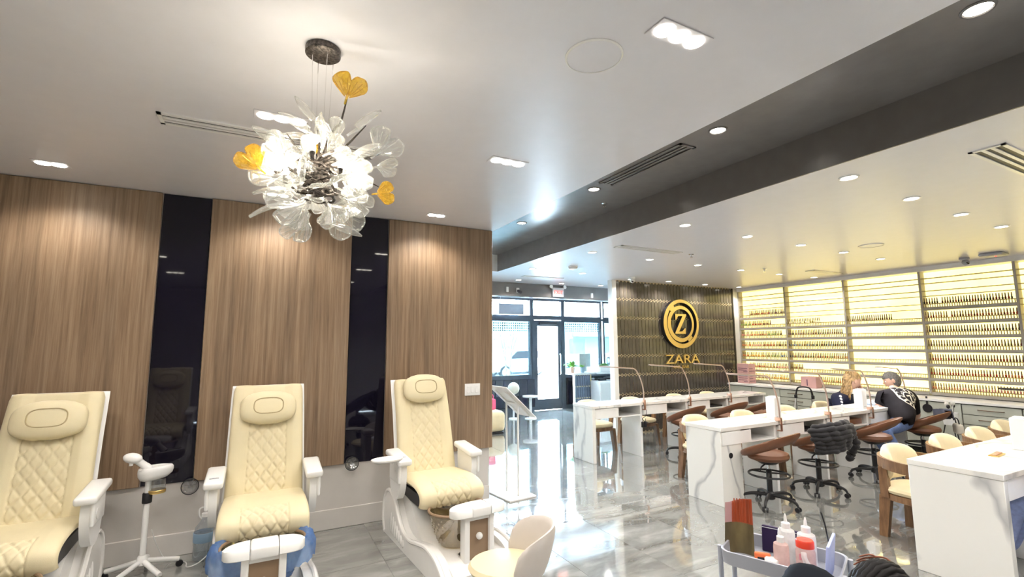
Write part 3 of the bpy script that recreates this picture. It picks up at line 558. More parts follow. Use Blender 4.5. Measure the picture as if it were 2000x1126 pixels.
# ------------------------------------------------------------ brown stools
def stool_proto():
    t = thing('swivel_stool', 'x', 'stool', (0, 0, 0), 0, 'brown leather swivel stools')
    MB().lathe([(0, .435), (.14, .437), (.19, .455), (.205, .48), (.195, .51), (.15, .525), (0, .53)], 28, cap=False, sy=.95).build('seat', 'brown_leather', t)
    rs = []
    for i in range(49):
        q = math.radians(-84+348*i/48); b = (1+math.sin(q))/2; zc = .482+.192*b**1.15; h = .022+.042*b**.8; ti = .020+.012*b; R = .225+.02*b
        rs.append([((R+ti*math.cos(k*PI/5)+.03*(math.sin(k*PI/5))*b)*math.cos(q)*1.02, (R+ti*math.cos(k*PI/5)+.05*math.sin(k*PI/5)*b)*math.sin(q), zc+h*math.sin(k*PI/5)) for k in range(10)])
    MB().rings(rs).build('backrest', 'brown_leather', t, 70)
    MB().lathe([(0, .40), (.07, .40), (.11, .425), (.11, .437), (0, .437)], 16, cap=False).build('seat_plate', 'black_metal', t); MB().tube([(.05, .0, .41), (.19, .02, .40), (.23, .03, .38)], .007, 8).build('lever', 'black_plastic', t)
    MB().lathe([(.014, .33), (.014, .41)], 12).build('gas_lift', 'chrome', t); MB().lathe([(.026, .10), (.026, .345), (.02, .35)], 14).build('column', 'black_metal', t)
    fr = MB().tube([(.185*math.cos(i*PI/16), .185*math.sin(i*PI/16), .30) for i in range(32)], .010, 8, loop=True)
    for i in range(3): a = i*2.094+.4; fr.tube([(.02*math.cos(a), .02*math.sin(a), .31), (.185*math.cos(a), .185*math.sin(a), .30)], .008, 6)
    fr.build('foot_ring', 'black_metal', t); MB().lathe([(.035, .06), (.045, .07), (.045, .12), (.03, .135)], 16).build('hub', 'black_metal', t)
    for i in range(5):
        a = i*2*PI/5+.25; c, s = math.cos(a), math.sin(a); pts = smoothpath([(.03*c, .03*s, .105), (.15*c, .15*s, .105), (.235*c, .235*s, .085), (.26*c, .26*s, .058)], 4)
        lg_ = MB().tube(pts, [.020-.009*k/(len(pts)-1) for k in range(len(pts))], 8).build('base_arm', 'black_metal', t)
        w = MB()
        for d in (-.017, .017): w.lathe([(0, -.008), (.022, -.008), (.025, 0), (.022, .008), (0, .008)], 12, cap=False, mx=Matrix.Translation((.262*c-d*s, .262*s+d*c, .0255)) @ Matrix.Rotation(a, 4, 'Z') @ Matrix.Rotation(PI/2, 4, 'X'))
        w.lathe([(0, .0), (.012, 0), (.01, .02), (0, .02)], 8, (.262*c, .262*s, .04), cap=False); w.build('caster', 'black_plastic', lg_)
    return t
sp = stool_proto(); first = True; TH = math.radians(190)
for p, a, l in [((4.58, 3.22, 0), TH, 'brown leather stool with footring nearest the camera, by the grommet'), ((5.45, 3.24, 0), TH, 'brown stool with a puffer jacket hung over it'), ((6.58, 3.24, 0), TH+.1, 'brown stool between the jacket-draped stool and the man'), ((7.70, 3.20, 0), TH, 'brown stool the man in black sits on'),
                ((5.50, 5.14, 0), TH, 'brown stool at the back row nearest the aisle'), ((6.42, 5.14, 0), TH-.05, 'brown stool at the middle of the back row'), ((7.18, 5.14, 0), TH+.05, 'brown stool at the far end of the back row')]:
    if first: sp.location = p; sp.rotation_euler = (0, 0, a); sp['label'] = l; first = False
    else: dup(sp, p, a, l)
# ------------------------------------------------------------ desk lamps
def lamp(x, y, label, lit=False, s=1, m_='rose_metal', L_=.60):
    t = thing('desk_lamp', label, 'lamp', (x, y, 0), 0, 'slim desk lamps clamped between the desks')
    MB().rbox(-.014, .014, -.022, .05, .762, .80, .004).box(-.012, .012, -.022, -.012, .66, .77).rbox(-.014, .014, -.022, .03, .655, .668, .003).build('clamp', 'copper', t)
    MB().tube(smoothpath([(0, 0, .79), (-.008, 0, .95), (-.045, 0, 1.08), (-.105, 0, 1.19), (-.15, 0, 1.238), (-.20, 0, 1.252)], 5), .0088, 10).build('arm', m_, t)
    MB().rbox(-.20-L_, -.18, -.014, .014, 1.247, 1.262, .005, 2, mx=Matrix.Translation((-.2, 0, 1.25)) @ Matrix.Rotation(.07, 4, 'Y') @ Matrix.Translation((.2, 0, -1.25))).build('light_bar', m_, t)
    MB().box(-.18-L_+.01, -.21, -.010, .010, 1.243, 1.2465).xf(Matrix.Translation((-.2, 0, 1.25)) @ Matrix.Rotation(.07, 4, 'Y') @ Matrix.Translation((.2, 0, -1.25))).build('diffuser', 'led_white' if lit else 'milky_plastic', t, 0)
    if lit:
        d = bpy.data.lights.new('lamp_light', 'AREA'); d.shape = 'RECTANGLE'; d.size = .5; d.size_y = .02; d.energy = 3; o = link('lamp_light', d, t); o.location = (-.5, 0, 1.235)
for i in range(3): lamp(4.952+.922*i, 5.37, 'rose metal desk lamp on the back row, %s from the left' % ordn[i])
for i in range(3): lamp(5.032+.922*i, 3.37, 'rose metal desk lamp on the middle row, %s from the left' % ordn[i])
lamp(7.77, 3.37, 'lit white lamp bar above the man in black', True, L_=.5)
lamp(5.142, 1.342, 'dark bent desk lamp at the right edge, front row', m_='bark', L_=.62)
# ------------------------------------------------------------ things on the desks
def towelbox(x, y, label):
    t = thing('towel_box', label, 'towel dispenser', (x, y, .76), .12, 'white paper towel boxes'); MB().rbox(-.065, .065, -.05, .05, 0, .245, .004, 1).build('case', 'white_plastic', t); MB().box(-.04, .04, -.052, -.050, .03, .036).build('slot', 'grey_plastic', t, 0); MB().box(-.05, .05, -.035, .035, .245, .252).build('paper', 'white_paint', t, 0)
towelbox(5.13, 3.50, 'tall white towel box on the middle row beside the first lamp'); towelbox(6.90, 3.50, 'tall white towel box in front of the woman'); towelbox(5.36, 1.58, 'white towel box at the right edge on the front row')
t = thing('nail_tip_tray', 'small gold tray of tools on the front right desk', 'tray', (4.93, 1.60, .76), .1); MB().rbox(-.09, .09, -.03, .03, 0, .008, .003).build('tray', 'gold', t)
for i in range(6): MB().tube([(-.08+.03*i, -.015, .012), (-.065+.03*i, .018, .012)], .004, 6).build('tool', 'copper', t)
t = thing('power_adapter', 'black plug adapter hanging on its cable under the back desk', 'cable', (4.98, 5.36, 0)); MB().tube(smoothpath([(0, -.005, .66), (-.03, -.02, .58), (-.10, -.02, .54), (-.05, -.02, .50), (.01, -.02, .48)], 6), .004, 6).build('cable', 'black_plastic', t)
for dx in (-.10, -.05): MB().rbox(dx-.018, dx+.018, -.04, -.01, .42, .50, .006).build('plug', 'black_plastic', t); MB().tube([(dx, -.025, .50), (dx+.01, -.022, .54)], .004, 6).build('cord', 'black_plastic', t)
t = thing('client_mat', 'white folded towel and manicure papers before the woman', 'towel', (7.22, 3.62, .76), .1); MB().rbox(-.24, .24, -.14, .14, 0, .012, .005).build('towel', 'white_paint', t); MB().rbox(.02, .22, -.10, .10, .012, .05, .015).build('hand_rest', 'blue_grey', t) if 'blue_grey' in M else (mat('blue_grey', (.45, .52, .66), .6), MB().rbox(.02, .22, -.10, .10, .012, .05, .015).build('hand_rest', 'blue_grey', t))
t = thing('dust_collector', 'flat white manicure machine between the man and the woman', 'machine', (7.62, 3.66, .76), .1); MB().rbox(-.13, .13, -.12, .12, 0, .055, .02, 3).build('case', 'white_plastic', t); MB().lathe([(0, .055), (.07, .055), (.075, .06), (.06, .064), (0, .062)], 20, cap=False).build('grille', 'grey_plastic', t)
# ============================================================ PEDICURE CHAIRS
def pad(spine, hw, tf, tb, quilt=None, bol=.012, nf=96, nb=10, n=20, pw=6):
    sp_ = smoothpath([(0, a, b) for a, b in spine], n); k = len(sp_); rs = []; s = 0
    for i, p in enumerate(sp_):
        T = (sp_[min(k-1, i+1)]-sp_[max(0, i-1)]).normalized(); Nn = Vector((0, -T.z, T.y)); t = i/(k-1); s += (p-sp_[i-1]).length if i else 0
        w = hw(t) if callable(hw) else hw; endf = min(1, (min(t, 1-t)/.06))**.5 if min(t, 1-t) < .06 else 1
        endf = max(endf, .25); ring_ = []
        for j in range(nf+1):
            u = j/nf*2-1; e = (1-abs(u)**pw)**(1/2.4) if abs(u) < 1 else 0
            off = tf*e*endf+bol*max(0, min(1, (abs(u)-.45)/.25))*e
            if quilt: off += quilt(u*w, s, u, t)*endf
            ring_.append(p+Vector((u*w, 0, 0))+Nn*off)
        for j in range(1, nb):
            u = 1-2*j/nb; e = (1-abs(u)**6)**(1/2.4); ring_.append(p+Vector((u*w, 0, 0))-Nn*(tb*e*endf))
        rs.append(ring_)
    return MB().rings(rs)
def quilted(umax, t0, t1, px_, ps, dep=.007):
    def f(x, s, u, t):
        if abs(u) > umax+.05 or t < t0-.02 or t > t1+.02: return 0
        edge = -.006*math.exp(-((abs(u)-umax)/.02)**2)
        if abs(u) > umax or t < t0 or t > t1: return edge
        a = (x/px_+s/ps) % 1; b = (x/px_-s/ps) % 1; d = min(min(a, 1-a), min(b, 1-b))
        return dep*min(1, (d/.22))**.55-dep*.6+edge
    return f
def ped_proto():
    t = thing('pedicure_chair', 'x', 'pedicure chair', (0, 0, 0), 0, 'cream pedicure spa chairs')
    # base: two S-shaped wings, deck between, front skirt
    pr = smoothpath([(0, .36, 0), (0, .405, .12), (0, .39, .27), (0, .32, .355), (0, .22, .375), (0, .10, .335), (0, .01, .235), (0, -.10, .150), (0, -.26, .130), (0, -.44, .165), (0, -.60, .19), (0, -.77, .165), (0, -.90, .08), (0, -.93, 0)], 5)
    for sx in (-1, 1):
        poly = [(p.y, max(0, p.z)) for p in pr]; w = MB().prism(poly, sx*.225, sx*.295, 0); wing = w.build('side_wing', 'white_shell', t, 50)
        MB().tube([(sx*.292, p.y, max(.014, p.z)) for p in pr], .017, 8).build('wing_rim', 'white_shell', wing)
        for q in range(7): MB().ball((sx*.294, .19-.05*q, .13-.012*q), (.012, .024, .085-.009*q), 12).build('rib', 'white_shell', wing)
    dk = smoothpath([(0, .36, .37), (0, .12, .375), (0, -.10, .345), (0, -.24, .22), (0, -.36, .150), (0, -.60, .145), (0, -.80, .14), (0, -.93, .10)], 4)
    d = MB(); rs = [[(x, p.y, p.z) for x in (-.23, 0, .23)]+[(.23, p.y, .002), (-.23, p.y, .002)] for p in dk]; d.rings(rs).build('deck', 'white_shell', t, 40)
    MB().lathe([(0, .002), (.03, .002), (.034, 0), (.034, -.004)], 18, (-.06, -.72, .152), cap=False, sx=1.3).build('drain_cap', 'black_metal', t)
    # glass tub
    tb = MB(); rs = []; n = 88; rows = 20
    for i in range(rows+1):
        v = i/rows; z = .155+.235*v; R = .135+.085*v**.8
        rs.append([((R+.010*(abs(math.sin((j/n*22+i*.25)*PI))*abs(math.sin((j/n*22-i*.25)*PI)) if 1 < i < rows else 0))*1.08*math.cos(2*PI*j/n), (R+.0)*.86*math.sin(2*PI*j/n)-.52, z) for j in range(n)])
    for i in range(rows, -1, -3):
        v = i/rows; R = .125+.085*v**.8; rs.append([(R*1.08*math.cos(2*PI*j/n), R*.86*math.sin(2*PI*j/n)-.52, .168+.222*v) for j in range(n)])
    tub = tb.rings(rs).build('foot_tub', 'tub_glass', t); MB().tube([(.222*1.07*math.cos(j*PI/24), .222*.86*math.sin(j*PI/24)-.52, .392) for j in range(48)], .010, 8, loop=True).build('rim', 'mould', tub)
    # footrest on its post
    fr = MB().rbox(-.115, -.075, -.84, -.76, .10, .425, .008).rbox(.075, .115, -.84, -.76, .10, .425, .008).rbox(-.115, .115, -.83, -.77, .395, .425, .006).build('footrest_post', 'white_shell', t)
    MB().box(-.075, .075, -.815, -.795, .12, .395).build('inset_panel', 'mould', fr, 0); MB().ball((0, -.83, .29), .024, 12).tube([(0, -.815, .29), (0, -.83, .29)], .012, 8).build('knob', 'white_plastic', fr)
    def endpad(sx):
        r0 = []
        for i in range(11):
            u = i/10; y = (1-u**3.5)**.5 if u < 1 else .05; r0.append([(sx*(.075+.135*u), -.80+dy*.078*max(y, .1), .433+dz*.062*(1-.25*u*u)) for dy, dz in ((-1, .1), (-.95, .75), (-.75, 1), (.75, 1), (.95, .75), (1, .1), (.9, 0), (-.9, 0))])
        return MB().rings(r0)
    MB().rbox(-.073, .073, -.878, -.722, .428, .496, .014, 3).build('footrest_pad', 'white_plastic', t)
    for sx in (-1, 1): endpad(sx).build('footrest_pad', 'white_plastic', t)
    # upholstery
    seat = [(-.362, .392), (-.386, .430), (-.375, .475), (-.30, .505), (-.16, .515), (.02, .505), (.16, .495)]
    pad(seat, lambda q: .270 if q < .5 else .27-.02*(q-.5), .035, .055, quilted(.52, .0, .52, .072, .072, .012), .006).build('seat_cushion', 'cream_leather', t, 60)
    MB().box(-.225, .225, -.30, .14, .36, .45).build('seat_pan', 'black_plastic', t, 0)
    back = [(.135, .475), (.165, .60), (.205, .76), (.265, .98), (.335, 1.18), (.375, 1.285)]
    bp = pad(back, lambda q: .262-.018*q-.012*max(0, (q-.9)/.1), .045, .03, quilted(.50, .06, .70, .075, .10, .013), .016, n=24).build('back_cushion', 'cream_leather', t, 60)
    pad([(y+.045, z) for y, z in back], lambda q: .276-.018*q, .02, .03, None, 0, 30).build('back_shell', 'white_plastic', t, 60)
    rx = Matrix.Translation((0, .230, 1.128)) @ Matrix.Rotation(-.30, 4, 'X'); hm = MB(); rs = []
    for i in range(17):
        v = i/16*2-1; e = (1-abs(v)**3.4)**(1/2.3) if abs(v) < 1 else 0; e = max(e, .12); wv = .195*(1-.10*max(0, v)**2)*max(e, .3); rs.append([(wv*abs(math.cos(a))**.55*(1 if math.cos(a) >= 0 else -1), -.058*e*abs(math.sin(a))**.8*(1 if math.sin(a) >= 0 else -1)*(1 if math.sin(a) >= 0 else .5), v*.126) for a in [2*PI*j/28 for j in range(28)]])
    hd = hm.rings(rs).xf(rx).build('headrest', 'cream_leather', t, 70)
    ov = [(.10*abs(math.cos(a))**.6*(1 if math.cos(a) >= 0 else -1), -.058*(1-(.52*abs(math.cos(a))**.6)**3.6)**.4*(1-(.5*abs(math.sin(a))**.7)**3.4)**.43-.0015, .005+.058*abs(math.sin(a))**.7*(1 if math.sin(a) >= 0 else -1)) for a in [2*PI*j/40 for j in range(40)]]
    MB().tube(ov, .0040, 6, loop=True).xf(rx).build('piping', 'piping', hd); MB().tube([(.175*math.cos(a)*.98, -.015, -.085+.03*abs(math.cos(a))**4) for a in [PI+PI*j/24 for j in range(25)]], .0045, 6).xf(rx).build('lower_piping', 'seam', hd)
    # arms
    for sx in (-1, 1):
        a = [(-.125, .675), (-.145, .60), (-.125, .48), (-.07, .395), (.02, .375), (.095, .42), (.135, .54), (.14, .675)]
        pn = MB().prism([(p.y, p.z) for p in smoothpath([(0, y, z) for y, z in a], 4)], sx*.285, sx*.335, 0).build('arm_panel', 'white_plastic', t, 50)
        MB().lathe([(0, -.016), (.034, -.016), (.038, 0), (.034, .016), (0, .016)], 20, cap=False, mx=Matrix.Translation((sx*.345, -.085, .585)) @ Matrix.Rotation(PI/2, 4, 'Y')).build('pivot_knob', 'white_plastic', pn)
        MB().rbox(sx*.338-.010, sx*.338+.010, -.135, -.10, .54, .66, .006).build('dark_slot', 'black_plastic', pn)
        MB().rbox(sx*.345-.012, sx*.345+.012, -.155, .08, .52, .70, .03, 3).build('outer_cover', 'white_plastic', pn)
        q = MB().rbox(sx*.312-.058, sx*.312+.058, -.185, .165, -.026, .024, .018, 3); q.xf(Matrix.Translation((0, 0, .70)) @ Matrix.Rotation(.10, 4, 'X')); ap = q.build('arm_pad', 'white_plastic', t)
        if sx < 0:
            MB().box(-.340, -.285, -.11, -.04, .721-.012, .7245-.010).xf(Matrix.Translation((0, 0, .001))).build('control_pad', 'grey_plastic', ap, 0)
            for k in range(3): MB().box(-.335+.019*k, -.323+.019*k, -.10, -.05, .7135, .7155).build('button', 'white_plastic', ap, 0)
    return t
pc = ped_proto(); pc.location = (.075, 4.0, 0); pc['label'] = 'cream quilted pedicure chair in the middle, blue liner in its tub'
p1_ = dup(pc, (-1.20, 4.0, 0), 0, 'cream quilted pedicure chair cut off by the left edge'); p3_ = dup(pc, (1.345, 4.02, 0), .07, 'cream pedicure chair at right with side tray and clear amber tub')
p4_ = dup(pc, (-1.15, 1.05, 0), PI, 'pedicure chair opposite the wall, seen only as a reflection in black glass')
def child(o, nm): return [c for c in o.children if c.name.split('.')[0] == nm]
for c in child(p3_, 'headrest'): c.location = (0, .022, .085)
# side tray of the right chair
tr_ = MB().lathe([(0, .0), (.085, .001), (.105, .012), (.108, .022), (.10, .020), (.082, .010), (0, .008)], 28, (-.44, -.12, .70), cap=False, sx=1.15, sy=.8).build('side_tray', 'white_plastic', p3_); MB().rbox(-.40, -.34, -.15, -.09, .675, .70, .008).build('tray_bracket', 'white_plastic', tr_)
# blue liner in the middle chair's tub
lm = MB(); rs = []; n = 72
for i, (R, z) in enumerate(((.16, .19), (.20, .34), (.226, .415), (.252, .414), (.268, .375), (.275, .33), (.27, .285))):
    rs.append([((R+random.uniform(-.007, .009)*(i > 1))*1.09*math.cos(2*PI*j/n), (R+random.uniform(-.007, .009)*(i > 1))*.88*math.sin(2*PI*j/n)-.52, z+random.uniform(-.010, .010)*(i > 1)) for j in range(n)])
lm.rings(rs, cap=False).build('tub_liner', 'blue_film', pc, 80)
# low pedicure stools
def low_stool(loc, rz, label, proto=None):
    if proto: return dup(proto, loc, rz, label)
    t = thing('pedicure_stool', label, 'stool', loc, rz, 'low cream pedicure stools')
    MB().lathe([(0, .285), (.13, .287), (.185, .305), (.20, .33), (.185, .352), (.12, .362), (0, .365)], 30, cap=False, sy=1.1).build('seat', 'cream_leather', t)
    rs = []
    for i in range(33):
        u = i/32*2-1; q = PI/2+u*math.radians(82); e = math.sqrt(max(0, 1-abs(u)**2.6)); hz = .035+.105*e; zc = .345+.085*e; th_ = .012+.014*e
        rs.append([((.205+.05*e*((zc+hz*math.sin(a)-.33)/.25)+th_*math.cos(a))*math.cos(q), (.215+.07*e*((zc+hz*math.sin(a)-.33)/.25)+th_*math.cos(a))*math.sin(q), zc+hz*math.sin(a)) for a in [2*PI*k/14 for k in range(14)]])
    MB().rings(rs).build('backrest', ['cream_shell'], t, 60)
    MB().lathe([(0, .25), (.08, .25), (.10, .275), (.10, .288), (0, .288)], 18, cap=False).build('seat_plate', 'black_metal', t); MB().tube([(.05, .03, .262), (.17, .06, .255), (.22, .07, .24)], .008, 8).build('lever', 'black_plastic', t)
    MB().lathe([(.015, .16), (.015, .26)], 12).build('gas_lift', 'chrome', t); MB().lathe([(.026, .06), (.026, .17)], 12).build('column', 'black_metal', t)
    for i in range(5):
        a = i*2*PI/5; c, s = math.cos(a), math.sin(a); ar = MB().tube([(.02*c, .02*s, .085), (.20*c, .20*s, .055)], [.018, .011], 8).build('base_arm', 'chrome', t); MB().ball((.20*c, .20*s, .025), (.022, .022, .025), 10).build('caster', 'black_plastic', ar)
    return t
ls = low_stool((1.32, 2.62, 0), math.radians(-113), 'low cream pedicure stool in front of the right pedicure chair'); low_stool((.22, 2.36, 0), PI+.3, 'low cream stool cut by the bottom edge before the middle chair', ls)
# ============================================================ FACIAL STEAMER, JUG, CABLE
t = thing('facial_steamer', 'white facial steamer on a wheeled stand by the left wood panel', 'steamer', (-.665, 4.34, 0)); MB().tube([(0, 0, .09), (0, 0, .66)], .019, 14).build('pole', 'white_plastic', t); MB().lathe([(.028, .50), (.03, .505), (.03, .565), (.026, .57)], 16).build('collar', 'black_plastic', t)
rs = []
for z, k in ((.655, .5), (.665, .75), (.69, .95), (.715, 1), (.735, .99), (.745, .93), (.748, .80), (.738, .76)):
    rs.append([(k*(.092*math.cos(a)*(1+.30*max(0, math.cos(a)))+.025), k*.080*math.sin(a)*(1-.2*math.cos(a)), z+.007*math.cos(a)*k) for a in [2*PI*j/28 for j in range(28)]])
MB().rings(rs).build('tank', 'white_plastic', t); MB().lathe([(.045, .565), (.048, .57), (.048, .655)], 18, (.055, .0, 0)).build('water_jar', 'clear_plastic', t); MB().lathe([(.05, .562), (.052, .566), (.052, .582), (.05, .585)], 18, (.055, 0, 0)).build('jar_ring', 'gold', t)
MB().tube(smoothpath([(.0, -.01, .735), (-.03, -.02, .765), (-.065, -.03, .80)], 4), [.026]*4+[.024]*5, 10).build('nozzle_arm', 'white_plastic', t); MB().ball((0, 0, 0), (.058, .042, .036), 16, mx=Matrix.Translation((-.095, -.035, .822)) @ Matrix.Rotation(.25, 4, 'Y')).lathe([(.012, 0), (.012, .02)], 10, (-.10, -.045, .775)).build('nozzle', 'white_plastic', t); MB().lathe([(.036, .09), (.03, .14), (.021, .15)], 14).build('hub', 'white_plastic', t)
for i, a in enumerate((.35, 1.6, 2.86, 4.05, 5.35)):
    c, s = math.cos(a), math.sin(a); lg_ = MB().tube([(.02*c, .02*s, .11), (.22*c, .22*s, .06)], .017, 10).build('leg', 'white_plastic', t); MB().lathe([(0, -.010), (.022, -.010), (.025, 0), (.022, .010), (0, .010)], 14, cap=False, mx=Matrix.Translation((.225*c, .225*s, .026)) @ Matrix.Rotation(a, 4, 'Z') @ Matrix.Rotation(PI/2, 4, 'X')).build('caster', 'black_plastic', lg_)
t = thing('water_jug', 'clear plastic water jug with a handle by the middle pedicure chair', 'jug', (-.315, 4.50, 0)); MB().lathe([(0, 0), (.066, .003), (.07, .02), (.068, .10), (.07, .11), (.068, .20), (.06, .235), (.03, .275), (.024, .285), (.024, .31)], 24, cap=False).build('body', 'clear_plastic', t); MB().lathe([(.0, .004), (.062, .006), (.064, .18), (0, .181)], 20, cap=False).build('water', 'clear_plastic', t)
MB().lathe([(.0705, .13), (.072, .132), (.072, .195), (.0695, .197)], 24, cap=False).build('label_band', 'blue_label', t) if 'blue_label' in M else (mat('blue_label', (.30, .45, .62), .4), MB().lathe([(.0705, .13), (.072, .132), (.072, .195), (.0695, .197)], 24, cap=False).build('label_band', 'blue_label', t))
MB().lathe([(0, .33), (.026, .33), (.027, .305), (.0245, .305)], 16, cap=False).build('cap', 'white_plastic', t); MB().tube(smoothpath([(-.022, 0, .29), (-.04, 0, .32), (-.035, 0, .37), (.035, 0, .37), (.04, 0, .32), (.022, 0, .29)], 5), .006, 8).build('handle', 'white_plastic', t)
tag(MB().tube(smoothpath([(-.63, 4.38, .30), (-.60, 4.45, .16), (-.55, 4.52, .03), (-.50, 4.55, .008), (-.42, 4.46, .008), (-.40, 4.36, .008), (-.33, 4.34, .03), (-.25, 4.33, .10)], 8), .004, 6).build('power_cable', 'white_plastic'), 'white power cable looping from the steamer across the floor', 'cable')
# ============================================================ BROCHURE STAND
t = thing('display_stand', 'white floor stand with a tilted board by the wall end', 'stand', (2.47, 4.74, 0), .12); MB().rbox(-.17, .17, -.20, .20, 0, .016, .004).build('base_plate', 'white_trim', t)
for y in (-.11, .11): MB().rbox(-.009, .009, y-.009, y+.009, .016, .97, .003, 1).build('post', 'white_trim', t)
MB().rbox(-.009, .009, -.12, .12, .955, .973, .003, 1).build('cross_bar', 'white_trim', t); rt = Matrix.Translation((.0, 0, .985)) @ Matrix.Rotation(.72, 4, 'Y'); bd = MB().rbox(-.26, .26, -.18, .18, -.006, .006, .003, 1, mx=rt).build('board', 'white_paint', t)
for y in (-.10, .10): MB().rbox(-.20, .22, y-.012, y+.012, -.022, -.006, .003, 1, mx=rt).build('strut', 'white_trim', bd)
# ============================================================ CHANDELIER
CX, CY = .17, 2.03
ch = thing('chandelier', 'branch chandelier of clear and amber glass ginkgo leaves', 'chandelier', (CX, CY, ZL))
MB().lathe([(0, 0), (.066, 0), (.07, -.004), (.07, -.028), (.062, -.034), (0, -.035)], 32, cap=False).build('ceiling_rose', 'bark', ch)
for a in (0.3, 1.9, 3.5, 5.0): MB().tube([(.045*math.cos(a), .045*math.sin(a), -.03), (.03*math.cos(a), .03*math.sin(a), -.48)], .0012, 5).build('wire', 'chrome', ch)
def C_(p): return (p[0]-CX, p[1]-CY, p[2]-ZL)
br = MB(); random.seed(11)
trunk = smoothpath([(0, 0, -.36), (.01, .0, -.45), (-.015, .01, -.52), (.012, -.008, -.59), (0, 0, -.66)], 5); br.tube(trunk, [.012+.012*i/len(trunk) for i in range(len(trunk))], 8)
for i in range(16):
    z = -.47-.18*i/16; a = i*2.4; r = .10+.03*random.random(); br.tube(smoothpath([(.0, 0, z), (.5*r*math.cos(a), .5*r*math.sin(a), z+random.uniform(-.02, .03)), (r*math.cos(a+.4), r*math.sin(a+.4), z+random.uniform(-.03, .05))], 4), [.010-.0007*k for k in range(9)], 6)
for i in range(7):      # the twig nest
    z = -.52-.02*i; R = .055+.012*math.sin(i*1.3); br.tube([((R+random.uniform(-.01, .01))*math.cos(j*PI/9), (R+random.uniform(-.01, .01))*math.sin(j*PI/9), z+random.uniform(-.008, .008)) for j in range(18)], .006, 6, loop=True)
top = at(677, 196, 1, 2.0); br.tube(smoothpath([(.01, 0, -.46), (.035, -.01, -.40), (.06, -.02, -.34), C_(at(665, 240, 1, 2.0)), C_(top)], 5), [.010-.00035*k for k in range(21)], 7)
for px in ((715, 245), (600, 240), (545, 300), (745, 300), (560, 260), (740, 365)):
    e = C_(at(px[0], px[1], 1, CY)); br.tube(smoothpath([(0, 0, -.50), (e[0]*.45, random.uniform(-.03, .03), -.5+(e[2]+.5)*.3), e], 5), [.009-.0007*k for k in range(11)], 6)
tag(br.build('branches', 'bark', ch), 'dark bronze bark-textured branches')
def leaf(kind):
    nr, na = 7, 32; rs_ = []; A = math.radians(66)
    def P(i, j, off):
        r = i/nr; th_ = -A+2*A*j/na
        if kind == 'fan': R = .125*(1-.34*math.exp(-(th_/.13)**2)+.015*math.cos(th_*11))*(1-.30*abs(th_/A)**5); w = r**1.0
        else: R = .125; w = r
        if kind == 'fan': x, z = R*w*math.sin(th_)*.92, R*w*(math.cos(th_)*.85+.15); y = .006*math.sin(th_*7)*w*w+.026*w*w
        else:
            z = .17*r; ww = .022*(math.sin(PI*min(1, .12+.86*r))**.7); x = ww*math.sin(th_/A*1.4); y = .020*math.sin(r*2.6)+.007*math.cos(th_/A*1.5)
        if i == 0: x *= 0; z = 0
        return (x+(.004 if i == 0 and False else 0), y+off, z)
    mb = MB(); n = na+1; vs = [P(i, j, 0) for i in range(1, nr+1) for j in range(n)]+[P(i, j, .006) for i in range(1, nr+1) for j in range(n)]; h = nr*n; fs = []
    for i in range(nr-1):
        for j in range(na): a = i*n+j; fs += [(a, a+1, a+n+1, a+n), (a+h, a+n+h, a+n+1+h, a+1+h)]
    for j in range(na): a = (nr-1)*n+j; fs += [(a, a+1, a+1+h, a+h), (j, j+h, j+1+h, j+1)]
    for i in range(nr-1):
        a = i*n; fs.append((a, a+n, a+n+h, a+h)); b = i*n+na; fs.append((b, b+h, b+n+h, b+n))
    mb.add(vs, fs); mb.tube([(0, .003, -.035), (0, .003, .03)], [.005, .008], 8)
    mb.tube([P(nr, j, .003) for j in range(na+1)], .0035, 6); mb.tube([P(i, 0, .003) for i in range(1, nr+1)], .003, 6); mb.tube([P(i, na, .003) for i in range(1, nr+1)], .003, 6)
    if kind == 'fan':
        for k in range(-4, 5): th_ = k*.26; mb.tube([P(2, int((th_+A)/(2*A)*na), -.001), P(6, int((th_+A)/(2*A)*na), -.001)], .0022, 5)
    return mb
lf_m = {(k, m_): leaf(k).mesh('glass_leaf', m_, 70) for k in ('fan', 'pod') for m_ in ('crystal', 'amber_glass')}
def put_leaf(kind, m_, pos, direc, roll, sc_):
    o = link('glass_leaf', lf_m[(kind, m_)], ch); d = Vector(direc).normalized(); c_ = -CF; yv = (c_-d*c_.dot(d)).normalized(); q = Matrix((yv.cross(d), yv, d)).transposed().to_quaternion(); o.rotation_mode = 'QUATERNION'
    from mathutils import Quaternion
    o.rotation_quaternion = q @ Quaternion((0, 0, 1), roll); o.location = pos; o.scale = (sc_, sc_, sc_); return o
def pxleaf(kind, m_, a, b, y, roll, sc_):       # stem pixel -> tip pixel, at depth plane y
    A_, B_ = at(a[0], a[1], 1, y), at(b[0], b[1], 1, y); return put_leaf(kind, m_, C_(A_), B_-A_, roll, sc_*(B_-A_).length/(.125 if kind == 'fan' else .17))
FACE = math.atan2(-CF.x, -CF.y)
for a, b, y, rl in (((677, 192), (690, 150), 2.0, .3), ((508, 330), (470, 295), 2.0, .5), ((735, 378), (768, 374), 2.05, .4), ((598, 290), (622, 272), 2.05, 1.0)): tag(pxleaf('fan', 'amber_glass', a, b, y, rl, 1.0), 'amber glass leaf')
for a, b, y in (((620, 240), (578, 190), 2.0), ((612, 262), (545, 222), 1.98), ((580, 300), (495, 248), 1.98), ((585, 330), (528, 298), 1.95), ((690, 258), (745, 222), 2.0), ((590, 360), (606, 292), 1.9), ((650, 440), (705, 462), 1.95), ((600, 265), (548, 262), 2.08)): pxleaf('pod', 'crystal', a, b, y, random.uniform(-.5, .5), 1.0)
